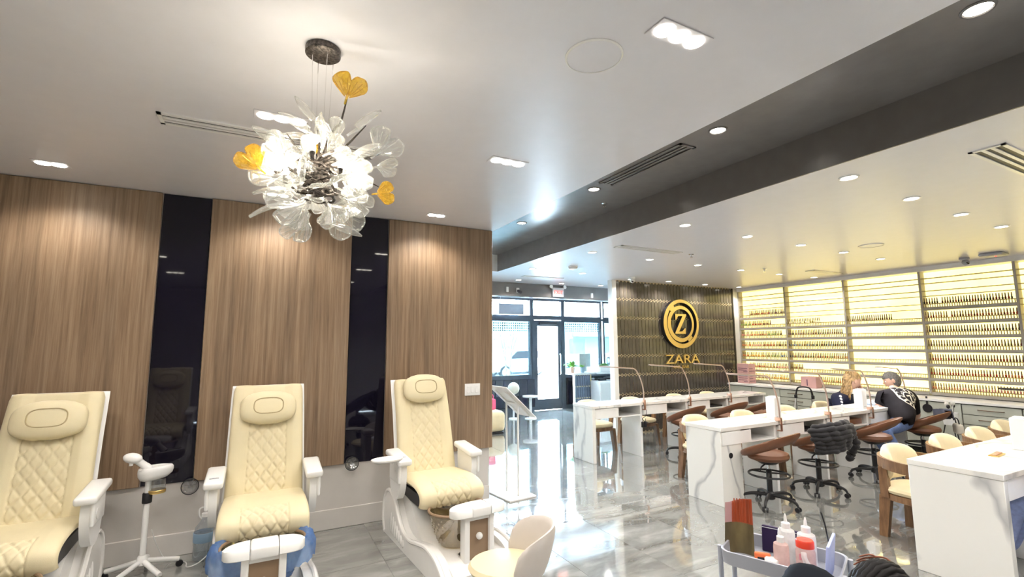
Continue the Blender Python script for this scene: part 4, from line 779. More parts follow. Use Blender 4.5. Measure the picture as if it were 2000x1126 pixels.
for a, b, y, rl in (((735, 300), (768, 268), 2.0, .2), ((735, 325), (772, 318), 2.05, 1.2), ((655, 275), (640, 235), 1.98, .1), ((640, 300), (675, 282), 1.95, .4), ((600, 430), (575, 474), 1.92, .3), ((590, 400), (530, 420), 1.9, .2), ((600, 410), (590, 450), 1.85, .6)): pxleaf('fan', 'crystal', a, b, y, rl, 1.05)
for i in range(32):
    a = i*2.399; v = i/32; z = -.47-.20*v; el = .40-1.05*v+random.uniform(-.25, .25); d = Vector((math.cos(a)*math.cos(el), math.sin(a)*math.cos(el), math.sin(el))); r = .115+.03*random.random()-(.05*max(0, v-.6))
    put_leaf('fan' if i % 5 else 'pod', 'crystal', (d.x*r, d.y*r, z+d.z*.04), d, random.uniform(-.9, .9), random.uniform(.72, .98))
random.seed(5)
for i in range(9):
    a = i*2*PI/9+.3; r = .15; z = -.53-.045*(i % 3)+.02; bo = MB().lathe([(0, 0), (.009, .002), (.011, .015), (.008, .028), (0, .032)], 10, cap=False).build('bulb', 'bulb_glow', ch); bo.location = (r*math.cos(a), r*math.sin(a), z); MB().lathe([(.009, -.03), (.011, 0)], 10).build('socket', 'bark', bo)
    d = bpy.data.lights.new('bulb_light', 'POINT'); d.energy = BULB_W; d.color = (1, .9, .72); d.shadow_soft_size = .03; lo = link('bulb_light', d, ch); lo.location = (r*1.02*math.cos(a), r*1.02*math.sin(a), z+.045)
# ============================================================ RECEPTION
t = thing('reception_desk', 'white-topped reception desk with dark picket tiled end panel', 'reception desk', (6.76, 9.72, 0)); MB().rbox(0, .48, 0, .05, .02, .86, .003, 1).build('end_panel', 'gold_grout', t)
q = MB()
for i in range(7):
    for j in range(3):
        x, z = .035+.0685*(i+.5)-.0, .03+.276*(j+.5); q.prism([(x+a, z+b) for a, b in picket(.0685, .276, .003, .02)], -.012, 0, 1)
tag(q.build('picket_tiles', 'slate_tile', t, 0) if 'slate_tile' in M else (mat('slate_tile', (.09, .11, .15), .25, var=.2), q.build('picket_tiles', 'slate_tile', t, 0))[1], kind='stuff'); MB().box(0, .03, -.014, .0, .02, .86).build('corner_strip', 'white_trim', t, 0); MB().box(.485, .505, -.014, .05, .02, .86).build('gold_strip', 'gold', t, 0)
MB().rbox(-.02, 1.5, -.03, .34, .86, .905, .004).build('desk_top', 'quartz', t); MB().box(.52, 1.45, .05, .30, .06, .64).build('body', 'dark_frame', t, 0); MB().box(.52, 1.45, .0, .3, .64, .66).build('shelf', 'white_trim', t, 0)
for i, (x, z, w, h, mm) in enumerate(((.55, .66, .20, .05, 'white_paint'), (.78, .66, .22, .09, 'black_plastic'), (1.02, .66, .2, .06, 'white_paint'), (.62, .71, .12, .05, 'black_plastic'), (1.05, .72, .16, .05, 'black_plastic'))): tag(MB().rbox(6.76+x, 6.76+x+w, 9.74, 9.92, z+.001, z+h, .004).build('paper_stack', mm), 'stack of %s on the reception shelf, %s from the left' % ('white papers' if mm == 'white_paint' else 'black folders', ordn[i]), 'stationery', 'stationery under the reception top')
p = at(1163, 760, 1, 9.35); t = thing('back_cabinet', 'low white cabinet behind the reception shelf', 'cabinet', (p.x+.12, 9.33, 0)); MB().rbox(0, .75, 0, .36, 0, .70, .004).build('body', 'white_plastic', t); MB().box(.02, .73, -.008, 0, .05, .66).build('door', 'white_trim', t, 0)
p = at(1146, 706, 1, 9.85); t = thing('desktop_monitor', 'thin grey desktop monitor seen from behind on the reception desk', 'monitor', (p.x, 9.94, .905), .35); MB().rbox(-.24, .24, -.012, .012, .13, .46, .006).build('screen', 'alu', t); MB().rbox(-.06, .06, -.02, .0, .02, .22, .005).build('stand', 'alu', t); MB().rbox(-.09, .09, -.11, .08, 0, .012, .004).build('foot', 'alu', t)
mat('leaf_green', (.16, .34, .06), .5, var=.3, scale=3); mat('pot_blue', (.25, .34, .42), .4); mat('soil', (.05, .035, .025), .9)
def fern(p, pot, rp, hp, n, ln_, label, sq=False):
    t = thing('potted_fern', label, 'plant', p, 0, 'plants on the reception desk')
    if sq: MB().rbox(-rp*1.6, rp*1.6, -rp*.7, rp*.7, 0, hp, .006).build('planter', pot, t)
    else: MB().lathe([(0, 0), (rp*.75, 0), (rp, hp), (rp*.9, hp), (rp*.85, hp*.85), (0, hp*.85)], 18, cap=False).build('pot', pot, t)
    f = MB()
    for i in range(n):
        a = i*2.4; el = random.uniform(.5, 1.4); c, s = math.cos(a), math.sin(a); L_ = ln_*random.uniform(.7, 1); pts = []
        for k in range(7): v = k/6; r = L_*v*math.cos(el); pts.append(Vector((r*c+(random.uniform(-rp, rp) if sq else 0)*1.2, r*s*.8, hp*.9+L_*v*math.sin(el)-L_*.45*v*v)))
        w = Vector((-s, c, 0)); rs_ = [[q+w*(.02*math.sin(PI*(k/6)**.8)+.002), q+Vector((0, 0, .004)), q-w*(.02*math.sin(PI*(k/6)**.8)+.002), q-Vector((0, 0, .002))] for k, q in enumerate(pts)]; f.rings(rs_)
    f.build('fronds', 'leaf_green', t)
p = at(1115, 728, 1, 9.85); fern((p.x, 9.78, .905), 'copper', .055, .14, 44, .34, 'green fern in a copper pot at the reception end'); p = at(1128, 728, 1, 9.9); fern((p.x+.07, 9.80, .905), 'pot_blue', .07, .14, 10, .14, 'small plant in a blue-grey pot beside the copper fern'); p = at(1180, 715, 1, 9.85); fern((p.x, 9.86, .905), 'white_plastic', .10, .15, 26, .15, 'low greenery in a white box planter by the tiled wall', True)
# ============================================================ WAITING CORNER
mat('pink_cloth', (.80, .12, .24), .8); mat('cream_globe', (.80, .77, .66), .5)
t = thing('ottoman', 'low cream round-cornered ottoman near the entrance', 'ottoman', (3.72, 8.30, 0)); MB().rbox(-.32, .32, -.32, .32, .03, .40, .09, 4).build('cushion', 'cream_fabric', t); MB().rbox(-.29, .29, -.29, .29, 0, .035, .02, 2).build('plinth', 'black_plastic', t)
t = thing('handbag', 'bright pink bag standing on the cream ottoman', 'bag', (3.84, 8.25, .40)); MB().rbox(-.10, .10, -.05, .05, 0, .20, .03, 3).build('body', 'pink_cloth', t); MB().tube(smoothpath([(-.06, 0, .19), (-.05, 0, .27), (.05, 0, .27), (.06, 0, .19)], 5), .006, 8).build('strap', 'pink_cloth', t)
p = at(1003, 758, 1, 9.4); t = thing('globe_stool', 'cream globe on a short stem beside the entrance window', 'globe lamp', (p.x, 9.4, 0)); MB().ball((0, 0, p.z), .13, 20).build('globe', 'cream_globe', t); MB().lathe([(.11, 0), (.11, .02), (.02, .03), (.02, p.z-.11)], 16).build('stem', 'white_plastic', t)
p = at(1034, 790, 1, 9.3); t = thing('side_table', 'small round white side table by the entrance window', 'table', (p.x, 9.25, 0)); MB().lathe([(0, .46), (.17, .46), (.175, .47), (.175, .49), (0, .492)], 28, cap=False).build('table_top', 'white_plastic', t); MB().lathe([(.13, 0), (.13, .015), (.03, .03), (.03, .46)], 18).build('pedestal', 'white_plastic', t)
p = at(998, 603, 1, YS-.15); t = thing('window_sign', 'dark rectangular sign hung high in the left transom window', 'sign', (p.x, YS-.15, p.z)); MB().rbox(-.34, .34, -.03, .03, -.13, .13, .01).build('case', 'grey_plastic', t)
for x in (-.28, .28): MB().tube([(x, 0, .13), (x, .0, ZF-p.z)], .003, 6).build('wire', 'chrome', t)
# ============================================================ OUTSIDE
mat('asphalt', (.34, .36, .38), .9, var=.15, scale=1); mat('concrete', (.62, .63, .62), .85, var=.06); mat('stucco', (.46, .50, .48), .9); mat('shop_glass', (.26, .33, .36), .3); mat('awning_red', (.62, .25, .20), .8); mat('car_silver', (.62, .66, .70), .25, .4, coat=1); mat('car_white', (.8, .81, .82), .25, coat=1); mat('car_blue', (.25, .36, .48), .25, .3, coat=1); mat('tire', (.02, .02, .022), .8); mat('tree_bark', (.30, .26, .22), .9); mat('foliage', (.30, .42, .24), .8, var=.3)
sbox('sidewalk', 'concrete', -10, 40, YS+.1, 14.0, -.15, -.005); sbox('parking_lot', 'asphalt', -40, 90, 14.0, 90, -.2, -.08)
mk = sbox('parking_marking', 'white_paint', -20, 60, 17.5, 17.62, -.08, -.076)
t = thing('far_shop', 'low pale shop building across the car park', 'building', (30, 52, -.1)); MB().box(-40, 40, 0, 12, 0, 5.2).build('wall', 'stucco', t, 0); MB().box(-40, 40, -.25, 0, 4.9, 5.5).build('parapet', 'concrete', t, 0); MB().prism([(-1.6, 2.7), (0, 3.6), (0, 2.7)], -22, -8, 0).build('awning', 'awning_red', t, 0); MB().prism([(-1.6, 2.7), (0, 3.6), (0, 2.7)], 6, 24, 0).build('awning', 'stucco', t, 0)
for i in range(14): w = MB().box(-38+5.4*i, -35+5.4*i, -.06, 0, .3, 2.6).build('window', 'concrete', t, 0); MB().box(-37.8+5.4*i, -35.2+5.4*i, -.09, -.06, .5, 2.45).build('glass', 'shop_glass', w, 0)
def car(loc, rz, paint, label):
    t = thing('parked_car', label, 'car', loc, rz, 'cars in the car park')
    sd_ = [(-2.2, .35), (-2.25, .62), (-2.1, .88), (-1.35, .95), (-.75, 1.42), (.75, 1.45), (1.35, 1.0), (2.0, .92), (2.2, .70), (2.2, .35)]
    rs = []
    for y, k in ((-.88, .93), (-.80, 1), (.80, 1), (.88, .93)): rs.append([(x*(1 if abs(y) < .85 else .99), y*(1 if z < 1 else .82), .32+(z-.32)*k) for x, z in sd_])
    MB().rings(rs).build('body', paint, t, 30)
    for y in (-1, 1):
        MB().prism([(-1.15, .98), (-.70, 1.36), (.68, 1.38), (1.15, 1.02)], y*.74, y*.86, 1).build('side_glass', 'black_glass', t, 0)
        for x in (-1.4, 1.38):
            w = MB().lathe([(0, -.10), (.30, -.10), (.33, -.06), (.33, .06), (.30, .10), (0, .10)], 22, cap=False, mx=Matrix.Translation((x, y*.80, .33)) @ Matrix.Rotation(PI/2, 4, 'X')).build('wheel', 'tire', t); MB().lathe([(0, -.11), (.20, -.11), (.21, -.09), (.21, .11), (0, .115)], 16, cap=False, mx=Matrix.Translation((x, y*.80, .33)) @ Matrix.Rotation(PI/2, 4, 'X')).build('rim', 'alu', w)
wp = at(1079, 723, 2, .25); car((wp.x-1.38, wp.y+.8, -.08), 0, 'car_white', 'white car whose wheel shows through the glass door'); wp = at(1003, 722, 2, .2); car((wp.x+1.0, wp.y+1.5, -.08), .1, 'car_silver', 'silver car seen through the left window'); wp = at(978, 708, 2, .2); car((wp.x-2, wp.y+3, -.08), .05, 'car_blue', 'blue car farther back behind the left window'); car((26, 30, -.08), 1.4, 'car_silver', 'silver car parked beyond the right window'); car((19.5, 31, -.08), 1.5, 'car_white', 'white car parked beyond the right window')
def tree(loc, label, n=4, h=3.4):
    t = thing('young_tree', label, 'tree', loc, 0, 'young trees by the car park')
    for i in range(n):
        a = i*1.7; tp = Vector((.75*math.cos(a), .5*math.sin(a), h*random.uniform(.8, 1))); MB().tube(smoothpath([(.06*math.cos(a), .06*math.sin(a), 0), (.18*math.cos(a), .15*math.sin(a), h*.4), tp], 5), [.035-.0025*k for k in range(11)], 7).build('stem', 'tree_bark', t)
    f = MB()
    for i in range(420):
        p = Vector((random.gauss(0, .65), random.gauss(0, .5), h*.72+random.gauss(0, .55))); a = Vector((random.uniform(-1, 1), random.uniform(-1, 1), random.uniform(-1, 1))).normalized()*.07; b = a.orthogonal().normalized()*.035; f.add([p-a, p+b, p+a, p-b], [(0, 1, 2, 3)])
    tag(f.build('foliage', 'foliage', t, 0), kind='stuff')
p = at(992, 728, 2, -.08); tree((p.x*.62, p.y*.62, -.08), 'slender multi-stem tree outside the left window'); tree((17, 19, -.08), 'slender tree outside the right window', 3, 3.8)
# ============================================================ TROLLEY IN THE FOREGROUND
mat('trolley_grey', (.42, .44, .50), .4, .3, var=.03); mat('pouch_red', (.30, .055, .02), .3, var=.4, scale=30, stretch=(1, 1, .1)); mat('pouch_olive', (.115, .09, .04), .35, var=.5, scale=14, stretch=(1, 1, .4)); mat('pouch_mauve', (.45, .26, .26), .35); mat('orange_plastic', (.85, .20, .07), .35); mat('cap_red', (.75, .06, .03), .3); mat('navy_box', (.03, .02, .06), .4, spec=.15); mat('lilac', (.42, .48, .80), .45); mat('label_pink', (.75, .30, .36), .5)
TA, TC = math.atan2(-.92, .38), (2.145, 1.465)
tr = thing('trolley', 'grey metal salon trolley in the foreground', 'trolley', (TC[0], TC[1], 0), TA)
def rr(a, b, r, z, k=6): return [(sx*(a-r)+r*math.cos(q), sy*(b-r)+r*math.sin(q), z) for sx, sy, q0 in ((1, 1, 0), (-1, 1, PI/2), (-1, -1, PI), (1, -1, 1.5*PI)) for q in [q0+PI/2*i/k for i in range(k+1)]]
for z in (.60, .34, .09):
    MB().rings([rr(.225, .145, .05, z), rr(.23, .15, .05, z+.003), rr(.235, .155, .05, z+.060), rr(.232, .152, .05, z+.063), rr(.226, .146, .05, z+.060), rr(.222, .142, .05, z+.006)]).build('tray', 'trolley_grey', tr, 50)
for sx in (-1, 1):
    for sy in (-1, 1): MB().tube([(sx*.243, sy*.10, .05), (sx*.243, sy*.10, .66)], .011, 10).build('post', 'trolley_grey', tr); MB().lathe([(0, -.012), (.024, -.012), (.026, 0), (.024, .012), (0, .012)], 14, cap=False, mx=Matrix.Translation((sx*.243, sy*.10, .027)) @ Matrix.Rotation(PI/2, 4, 'X')).build('caster', 'black_plastic', tr)
def tw_(x, y, z=.607): c, s = math.cos(TA), math.sin(TA); return (TC[0]+c*x-s*y, TC[1]+s*x+c*y, z)
t = thing('brush_pouch', 'upright red and olive ribbed plastic pouch in the trolley', 'pouch', tw_(-.180, -.02), -.80)
def curved(u0, u1, v0, v1, off): return MB().rings([[((u-.5)*.13*(1-.1*v)+.012*v, off+.028*math.sin(PI*u)+.045*v+d, .245*v-.03*(v > .9)*(1-u)*2*(v-.9)*5) for u in [u0+(u1-u0)*i/14 for i in range(15)] for d in (0,)]+[((u-.5)*.13*(1-.1*v)+.012*v, off+.028*math.sin(PI*u)+.045*v+.004, .245*v-.03*(v > .9)*(1-u)*2*(v-.9)*5) for u in [u1-(u1-u0)*i/14 for i in range(15)]] for v in [v0+(v1-v0)*k/12 for k in range(13)]])
curved(0, 1, 0, .54, 0).build('lower_sheet', 'pouch_olive', t, 50); curved(.27, 1, .53, 1, 0).build('upper_sheet', 'pouch_red', t, 50); curved(0, .27, .53, .98, 0).build('flap', 'pouch_mauve', t, 50)
for k in range(6): u = .36+.11*k; MB().tube([((u-.5)*.13*(1-.1*v)+.012*v, .028*math.sin(PI*u)+.045*v-.001, .245*v) for v in (.56, .7, .85, .97)], .003, 6).build('rib', 'pouch_red', t)
def squeeze(x, y, r, h, mm, label, s=1):
    t = thing('squeeze_bottle', label, 'bottle', tw_(x-.045, y), -.86, 'squeeze bottles in the trolley'); MB().lathe([(0, 0), (r*.95, .001), (r, .008), (r, h*.80), (r*.93, h*.92), (r*.45, h*.99), (r*.42, h)], 20, cap=False).build('body', mm, t); MB().lathe([(r*.5, h-.004), (r*.52, h), (r*.50, h+.020), (r*.20, h+.026), (r*.16, h+.045), (r*.07, h+.060), (0, h+.061)], 16, cap=False).build('nozzle', 'white_plastic', t); return t
b1 = squeeze(.055, -.075, .031, .125, 'pink_liquid', 'front squeeze bottle of pale pink liquid with white tip'); MB().box(-.0295, -.029, -.018, .018, .07, .076).build('print_bar', 'grey_plastic', b1, 0)
squeeze(.055, .045, .036, .15, 'milky_plastic', 'back left white squeeze bottle behind the pink one'); squeeze(.135, .045, .038, .15, 'milky_plastic', 'back right white squeeze bottle behind the red-capped jar')
t = thing('red_capped_jar', 'clear jug with a red lid and pale handle in the trolley', 'jar', tw_(.10, -.055), -.86); MB().lathe([(0, 0), (.036, .001), (.038, .01), (.038, .10), (.033, .115)], 22, cap=False).build('body', 'pink_liquid', t); MB().lathe([(.0, .150), (.030, .148), (.034, .142), (.034, .118), (.0, .114)], 24, cap=False, sx=1.05).build('lid', 'cap_red', t); MB().tube(smoothpath([(-.012, -.035, .105), (-.01, -.05, .08), (.012, -.055, .045), (.03, -.035, .01)], 5), .011, 10).build('handle', 'milky_plastic', t); MB().box(-.030, -.004, -.0392, -.0386, .075, .10).build('label_patch', 'label_pink', t, 0)
t = thing('callus_tool', 'orange plastic tool with a dark slot in the trolley', 'tool', tw_(-.065, -.085), -.86); MB().rbox(-.033, .033, -.008, .008, 0, .062, .007, 3).build('frame', 'orange_plastic', t); MB().rbox(-.022, .022, -.0095, .0095, .018, .044, .003).build('dark_slot', 'black_plastic', t)
t = thing('white_jar', 'small round white jar beside the orange tool', 'jar', tw_(-.025, -.10), 0); MB().lathe([(0, 0), (.025, 0), (.027, .004), (.027, .030), (.0285, .031), (.0285, .048), (.026, .051), (0, .052)], 22, cap=False).build('body', 'white_plastic', t)
t = thing('dark_case', 'dark purple flat case leaning at the back of the trolley', 'case', tw_(-.02, .115), TA+.05); MB().rbox(-.09, .09, -.012, .012, 0, .115, .004, mx=Matrix.Rotation(-.12, 4, 'X')).build('case', 'navy_box', t); MB().tube([(-.085, -.013, .112), (.085, -.013, .112)], .002, 6).build('edge', 'grey_plastic', t)
t = thing('lilac_folder', 'lilac blue plastic folder at the right end of the trolley', 'folder', tw_(.175, -.02), TA+PI/2); MB().rbox(-.10, .10, -.008, .004, 0, .16, .004, mx=Matrix.Rotation(.10, 4, 'X')).build('cover', 'lilac', t); MB().tube(smoothpath([(.06, 0, .13), (.065, .01, .20), (.055, .02, .25)], 4), .003, 6).build('cord', 'black_plastic', t)
# ============================================================ PEOPLE
mat('skin', (.62, .38, .28), .5, var=.05); mat('skin_dark', (.28, .15, .09), .5, var=.05); mat('tee_black', (.013, .011, .013), .85, spec=.15, var=.2); mat('denim', (.10, .15, .30), .85, var=.15, scale=40); mat('denim_pale', (.28, .34, .60), .85, var=.12, scale=40); mat('jacket_navy', (.012, .014, .035), .7, spec=.15, var=.2); mat('shoe_black', (.01, .01, .012), .4); mat('hair_grey', (.13, .12, .11), .6, var=.4, scale=60); mat('hair_blonde', (.42, .27, .12), .45, var=.45, scale=30); mat('hair_black', (.009, .008, .008), .48, spec=.15, var=.3); mat('braid_brown', (.20, .06, .03), .4, var=.3); mat('eye_white', (.8, .8, .78), .3); mat('iris', (.05, .03, .02), .2); mat('lip', (.50, .18, .16), .45); mat('shirt_dark', (.008, .010, .015), .85, spec=.15, var=.2); mat('print_cream', (.60, .56, .46), .8); mat('brown_shoe', (.10, .05, .03), .5)
def skin_mesh(J, E, R, lv=2):
    ids = list(J); bm_ = bmesh.new(); ly = bm_.verts.layers.skin.verify(); vs = {}
    for k in ids:
        v = bm_.verts.new(J[k]); r = R.get(k, .05); v[ly].radius = (r, r) if not isinstance(r, tuple) else r; v[ly].use_root = k == 'pelvis'; vs[k] = v
    for a, b in E: bm_.edges.new((vs[a], vs[b]))
    me = bpy.data.meshes.new('sk'); bm_.to_mesh(me); bm_.free(); o = bpy.data.objects.new('sk', me); COL.objects.link(o)
    sm = o.modifiers.new('s', 'SKIN'); sm.use_smooth_shade = True; sm.branch_smoothing = .6; ss = o.modifiers.new('u', 'SUBSURF'); ss.levels = lv; ss.render_levels = lv
    dg = bpy.context.evaluated_depsgraph_get(); ev = o.evaluated_get(dg).to_mesh(); V = [v.co.copy() for v in ev.vertices]; F = [tuple(p.vertices) for p in ev.polygons]; o.evaluated_get(dg).to_mesh_clear(); bpy.data.objects.remove(o); return V, F
def segd(p, a, b): d = b-a; t = max(0, min(1, (p-a).dot(d)/max(1e-9, d.length_squared))); return (p-(a+d*t)).length, t
def frame(fd, up):
    f = Vector(fd).normalized(); r = f.cross(Vector(up)).normalized(); u = r.cross(f); return Matrix((r, f, u)).transposed().to_4x4()
def head_into(mb, c, fd, up=(0, 0, 1), s=1.0, mi=0, wm=3, im=4, lm_=5):
    mx = Matrix.Translation(c) @ frame(fd, up) @ Matrix.Scale(s, 4); b = bmesh.new(); bmesh.ops.create_uvsphere(b, u_segments=28, v_segments=20, radius=1)
    for v in b.verts:
        x, y, z = v.co; jaw = 1-.28*max(0, -z)**1.3; px, py, pz = x*.074*jaw, y*.093*(1-.10*max(0, -z)), z*.115
        if y > 0: py -= .010*math.exp(-((z-.05)/.14)**2)*math.exp(-((abs(x)-.38)/.2)**2)                                    # eye sockets
        if y > .5: py += .024*math.exp(-(x/.16)**2)*math.exp(-((z+.16)/.16)**2)+.008*math.exp(-(x/.3)**2)*math.exp(-((z+.52)/.08)**2)+.006*math.exp(-(x/.4)**2)*math.exp(-((z+.85)/.12)**2)
        v.co = Vector((px, py, pz))
    mb.bm(b, mi, mx)
    for sx in (-1, 1):
        mb.ball((sx*.075, -.005, -.005), (.010, .020, .032), 10, mi, mx); mb.ball((sx*.030, .076, .006), (.012, .010, .009), 8, wm, mx); mb.ball((sx*.030, .084, .006), (.005, .004, .005), 8, im, mx)
    mb.ball((0, .088, -.058), (.024, .007, .006), 10, lm_, mx)
def hand_into(mb, w, d, nrm, thumb=1, curl=.5, s=1.0, mi=0):
    f = Vector(d).normalized(); n_ = Vector(nrm); n_ = (n_-f*n_.dot(f)).normalized(); side = f.cross(n_)*thumb; w = Vector(w)
    mb.ball((0, 0, 0), (1, 1, 1), 12, mi, Matrix.Translation(w+f*.045*s) @ Matrix((side*.040*s, f*.052*s, n_*.016*s)).transposed().to_4x4())
    for k, (o, L_) in enumerate(((.030, .072), (.010, .080), (-.011, .074), (-.030, .058))):
        p = w+f*.085*s+side*o*s; pts = [p-f*.02*s]; a = 0
        for j in range(4): pts.append(p.copy()); p = p+(f*math.cos(a)-n_*math.sin(a))*(L_*s/3)*(1 if j else .9); a += curl*.75
        mb.tube(pts, [.0095*s, .0092*s, .0082*s, .0070*s, .0055*s][:len(pts)], 8, mi)
    p = w+f*.03*s+side*.032*s; mb.tube([p-side*.01*s, p+side*.022*s+f*.018*s-n_*.006*s, p+side*.030*s+f*.045*s-n_*.014*s, p+side*.026*s+f*.068*s-n_*.022*s], [.012*s, .0115*s, .0095*s, .006*s], 8, mi)
ED = [('pelvis', 'waist'), ('waist', 'chest'), ('chest', 'neck'), ('neck', 'headb'), ('chest', 'shL'), ('shL', 'elL'), ('elL', 'wrL'), ('chest', 'shR'), ('shR', 'elR'), ('elR', 'wrR'), ('pelvis', 'hpL'), ('hpL', 'knL'), ('knL', 'anL'), ('anL', 'toL'), ('pelvis', 'hpR'), ('hpR', 'knR'), ('knR', 'anR'), ('anR', 'toR')]
RD = dict(pelvis=.135, waist=.125, chest=.135, neck=.058, headb=.052, shL=.068, shR=.068, elL=.046, elR=.046, wrL=.030, wrR=.030, hpL=.098, hpR=.098, knL=.064, knR=.064, anL=.044, anR=.044, toL=.036, toR=.036)
def seated(base, fz):
    c, s = math.cos(fz), math.sin(fz)
    def w(x, y, z): return Vector((base[0]+x*c-y*s, base[1]+x*s+y*c, z+base[2]))
    return dict(pelvis=w(0, 0, .585), waist=w(0, .02, .72), chest=w(0, .06, .90), neck=w(0, .09, 1.04), headb=w(0, .11, 1.12), shL=w(-.16, .07, .96), shR=w(.16, .07, .96), elL=w(-.22, .18, .76), elR=w(.22, .18, .76), wrL=w(-.14, .38, .80), wrR=w(.14, .38, .80), hpL=w(-.09, .04, .57), hpR=w(.09, .04, .57), knL=w(-.12, .42, .55), knR=w(.12, .42, .55), anL=w(-.12, .36, .10), anR=w(.12, .36, .10), toL=w(-.13, .50, .045), toR=w(.13, .50, .045)), w
def person(label, base, J, R, mats, sleeve, head, hands, shorts=False):
    # mats: skin, top, bottom, eye, iris, lip, shoe
    o0 = Vector(base); V, F = skin_mesh(J, ED, {**RD, **R}); mb = MB(); mi = []
    for f in F:
        p = sum((V[i] for i in f), Vector())/len(f); best = min(ED, key=lambda e: segd(p, J[e[0]], J[e[1]])[0]); d, t = segd(p, J[best[0]], J[best[1]]); k = best[1]
        if k in ('headb',): m_ = 0
        elif k == 'neck': m_ = 0 if t > .82 else 1
        elif k[:2] == 'el': m_ = 1 if (sleeve > .99 or t < sleeve) else 0
        elif k[:2] == 'wr': m_ = 1 if sleeve > .99 and t < .92 else 0
        elif k[:2] in ('hp', 'kn', 'an'): m_ = 2
        elif k[:2] == 'to': m_ = 6
        elif best == ('pelvis', 'waist'): m_ = 2 if t < .02 else 1
        else: m_ = 1
        mi.append(m_)
    mb.add([v-o0 for v in V], F); mb.m = mi
    if head: head_into(mb, head[0]-o0, head[1], head[2] if len(head) > 2 else (0, 0, 1), head[3] if len(head) > 3 else 1.0)
    for h in hands: hand_into(mb, Vector(h[0])-o0, *h[1:])
    o = mb.build('person', mats, None, 70); o.location = base; return tag(o, label, 'person')
def hair_cap(par, o0, c, fd, up, m_, name='hair', low=-.2, back=1.10, n=24, bumpy=.001, sc=1.0):
    mx = Matrix.Translation(Vector(c)-Vector(o0)) @ frame(fd, up) @ Matrix.Scale(sc, 4); rs = []
    for i in range(14):
        el = PI/2-(PI/2-math.asin(low))*i/13; ring_ = []
        for j in range(n):
            a = 2*PI*j/n; x, y = math.cos(a), math.sin(a); lim = el if y < .25 else max(el, math.asin(.35)+.0*(y))
            k = 1.085+random.uniform(-bumpy, bumpy)*6; ring_.append(mx @ Vector((.074*x*math.cos(lim)*k, .093*y*math.cos(lim)*k*(back if y < 0 else 1), .115*math.sin(lim)*k)))
        rs.append(ring_)
    return MB().rings(rs, cap=False).build(name, m_, par, 80)
# --- the man in black, seen from behind
mb_ = (7.46, 3.26, 0); J, w = seated(mb_, math.radians(22))
J.update(chest=at(1752, 778, 1, 3.40), waist=at(1764, 815, 1, 3.22), neck=at(1746, 760, 1, 3.46), headb=at(1742, 756, 1, 3.50), shL=at(1723, 770, 1, 3.47), shR=at(1780, 768, 1, 3.33), elL=at(1716, 798, 1, 3.52), wrL=at(1699, 786, 1, 3.74), elR=at(1790, 815, 1, 3.46), wrR=at(1745, 797, 1, 3.80), pelvis=Vector((7.46, 3.26, .585)), hpL=Vector((7.36, 3.26, .56)), hpR=Vector((7.56, 3.30, .56)), knL=Vector((7.02, 3.30, .50)), anL=Vector((7.08, 3.14, .10)), toL=Vector((6.98, 3.22, .045)), knR=Vector((7.40, 3.66, .50)), anR=Vector((7.46, 3.52, .10)), toR=Vector((7.40, 3.66, .045)))
hc = at(1741, 742, 1, 3.56); fdm = Vector((-.55, .75, -.35))
man = person('man in a black printed t-shirt seated at the desk, seen from behind', mb_, J, dict(chest=.185, waist=.185, pelvis=.165, shL=.088, shR=.088, neck=.072, headb=.062, elL=.055, elR=.055), ['skin', 'tee_black', 'denim', 'eye_white', 'iris', 'lip', 'brown_shoe'], .72, (hc, fdm), [(J['wrL'], (-.6, .75, -.1), (0, 0, 1), 1, .4), (J['wrR'], (-.6, .75, -.1), (0, 0, 1), -1, .4)])
hair_cap(man, mb_, hc, fdm, (0, 0, 1), 'hair_grey', low=-.80)
# horseshoe print wrapped on his back
dg = bpy.context.evaluated_depsgraph_get(); me = man.data; bvh = BVHTree.FromPolygons([v.co.copy() for v in me.vertices], [tuple(p.vertices) for p in me.polygons])
o0 = Vector(mb_); eye_l = Vector((0, 0, EYE))-o0; pc_ = at(1772, 785, 1, 3.25)
bx, by = CR.copy(), Vector((0, 0, 1)); cen = at(1766, 780, 1, 3.30)-o0; bn = Vector((-.12, -.96, .22)).normalized(); bx = Vector((.99, -.12, 0)).normalized()
def onback(u, v):
    p = cen+bx*u+Vector((0, 0, 1))*v+bn*.6; h = bvh.ray_cast(p, -bn); return (h[0]+bn*.003) if h[0] else None
pm_ = MB()
def stroke(pts, wd):
    for (u0, v0), (u1, v1) in zip(pts, pts[1:]):
        d = Vector((u1-u0, v1-v0)); 
        if d.length < 1e-6: continue
        n_ = Vector((-d.y, d.x)).normalized()*wd/2; q = [onback(u0+n_.x, v0+n_.y), onback(u1+n_.x, v1+n_.y), onback(u1-n_.x, v1-n_.y), onback(u0-n_.x, v0-n_.y)]
        if all(q): pm_.add(q+[x-bn*.002 for x in q], [(0, 1, 2, 3), (4, 7, 6, 5), (0, 4, 5, 1), (1, 5, 6, 2), (2, 6, 7, 3), (3, 7, 4, 0)])
RXo, RZo = .150, .170
for k_, wd in ((1.0, .013), (.56, .010)): stroke([(RXo*k_*math.cos(a)*(1 if math.sin(a) > -.3 else .92), RZo*k_*math.sin(a)) for a in [math.radians(-62+304*i/40) for i in range(41)]], wd)
for a in [math.radians(-52+284*i/12) for i in range(13)]:
    c, s = math.cos(a), math.sin(a); stroke([(RXo*.64*c, RZo*.64*s), (RXo*.92*c, RZo*.92*s)], .020); 
stroke([(-.035, .045), (.035, .045), (-.030, -.045), (.040, -.045)], .018)
pm_.build('shirt_print', 'print_cream', man, 0)
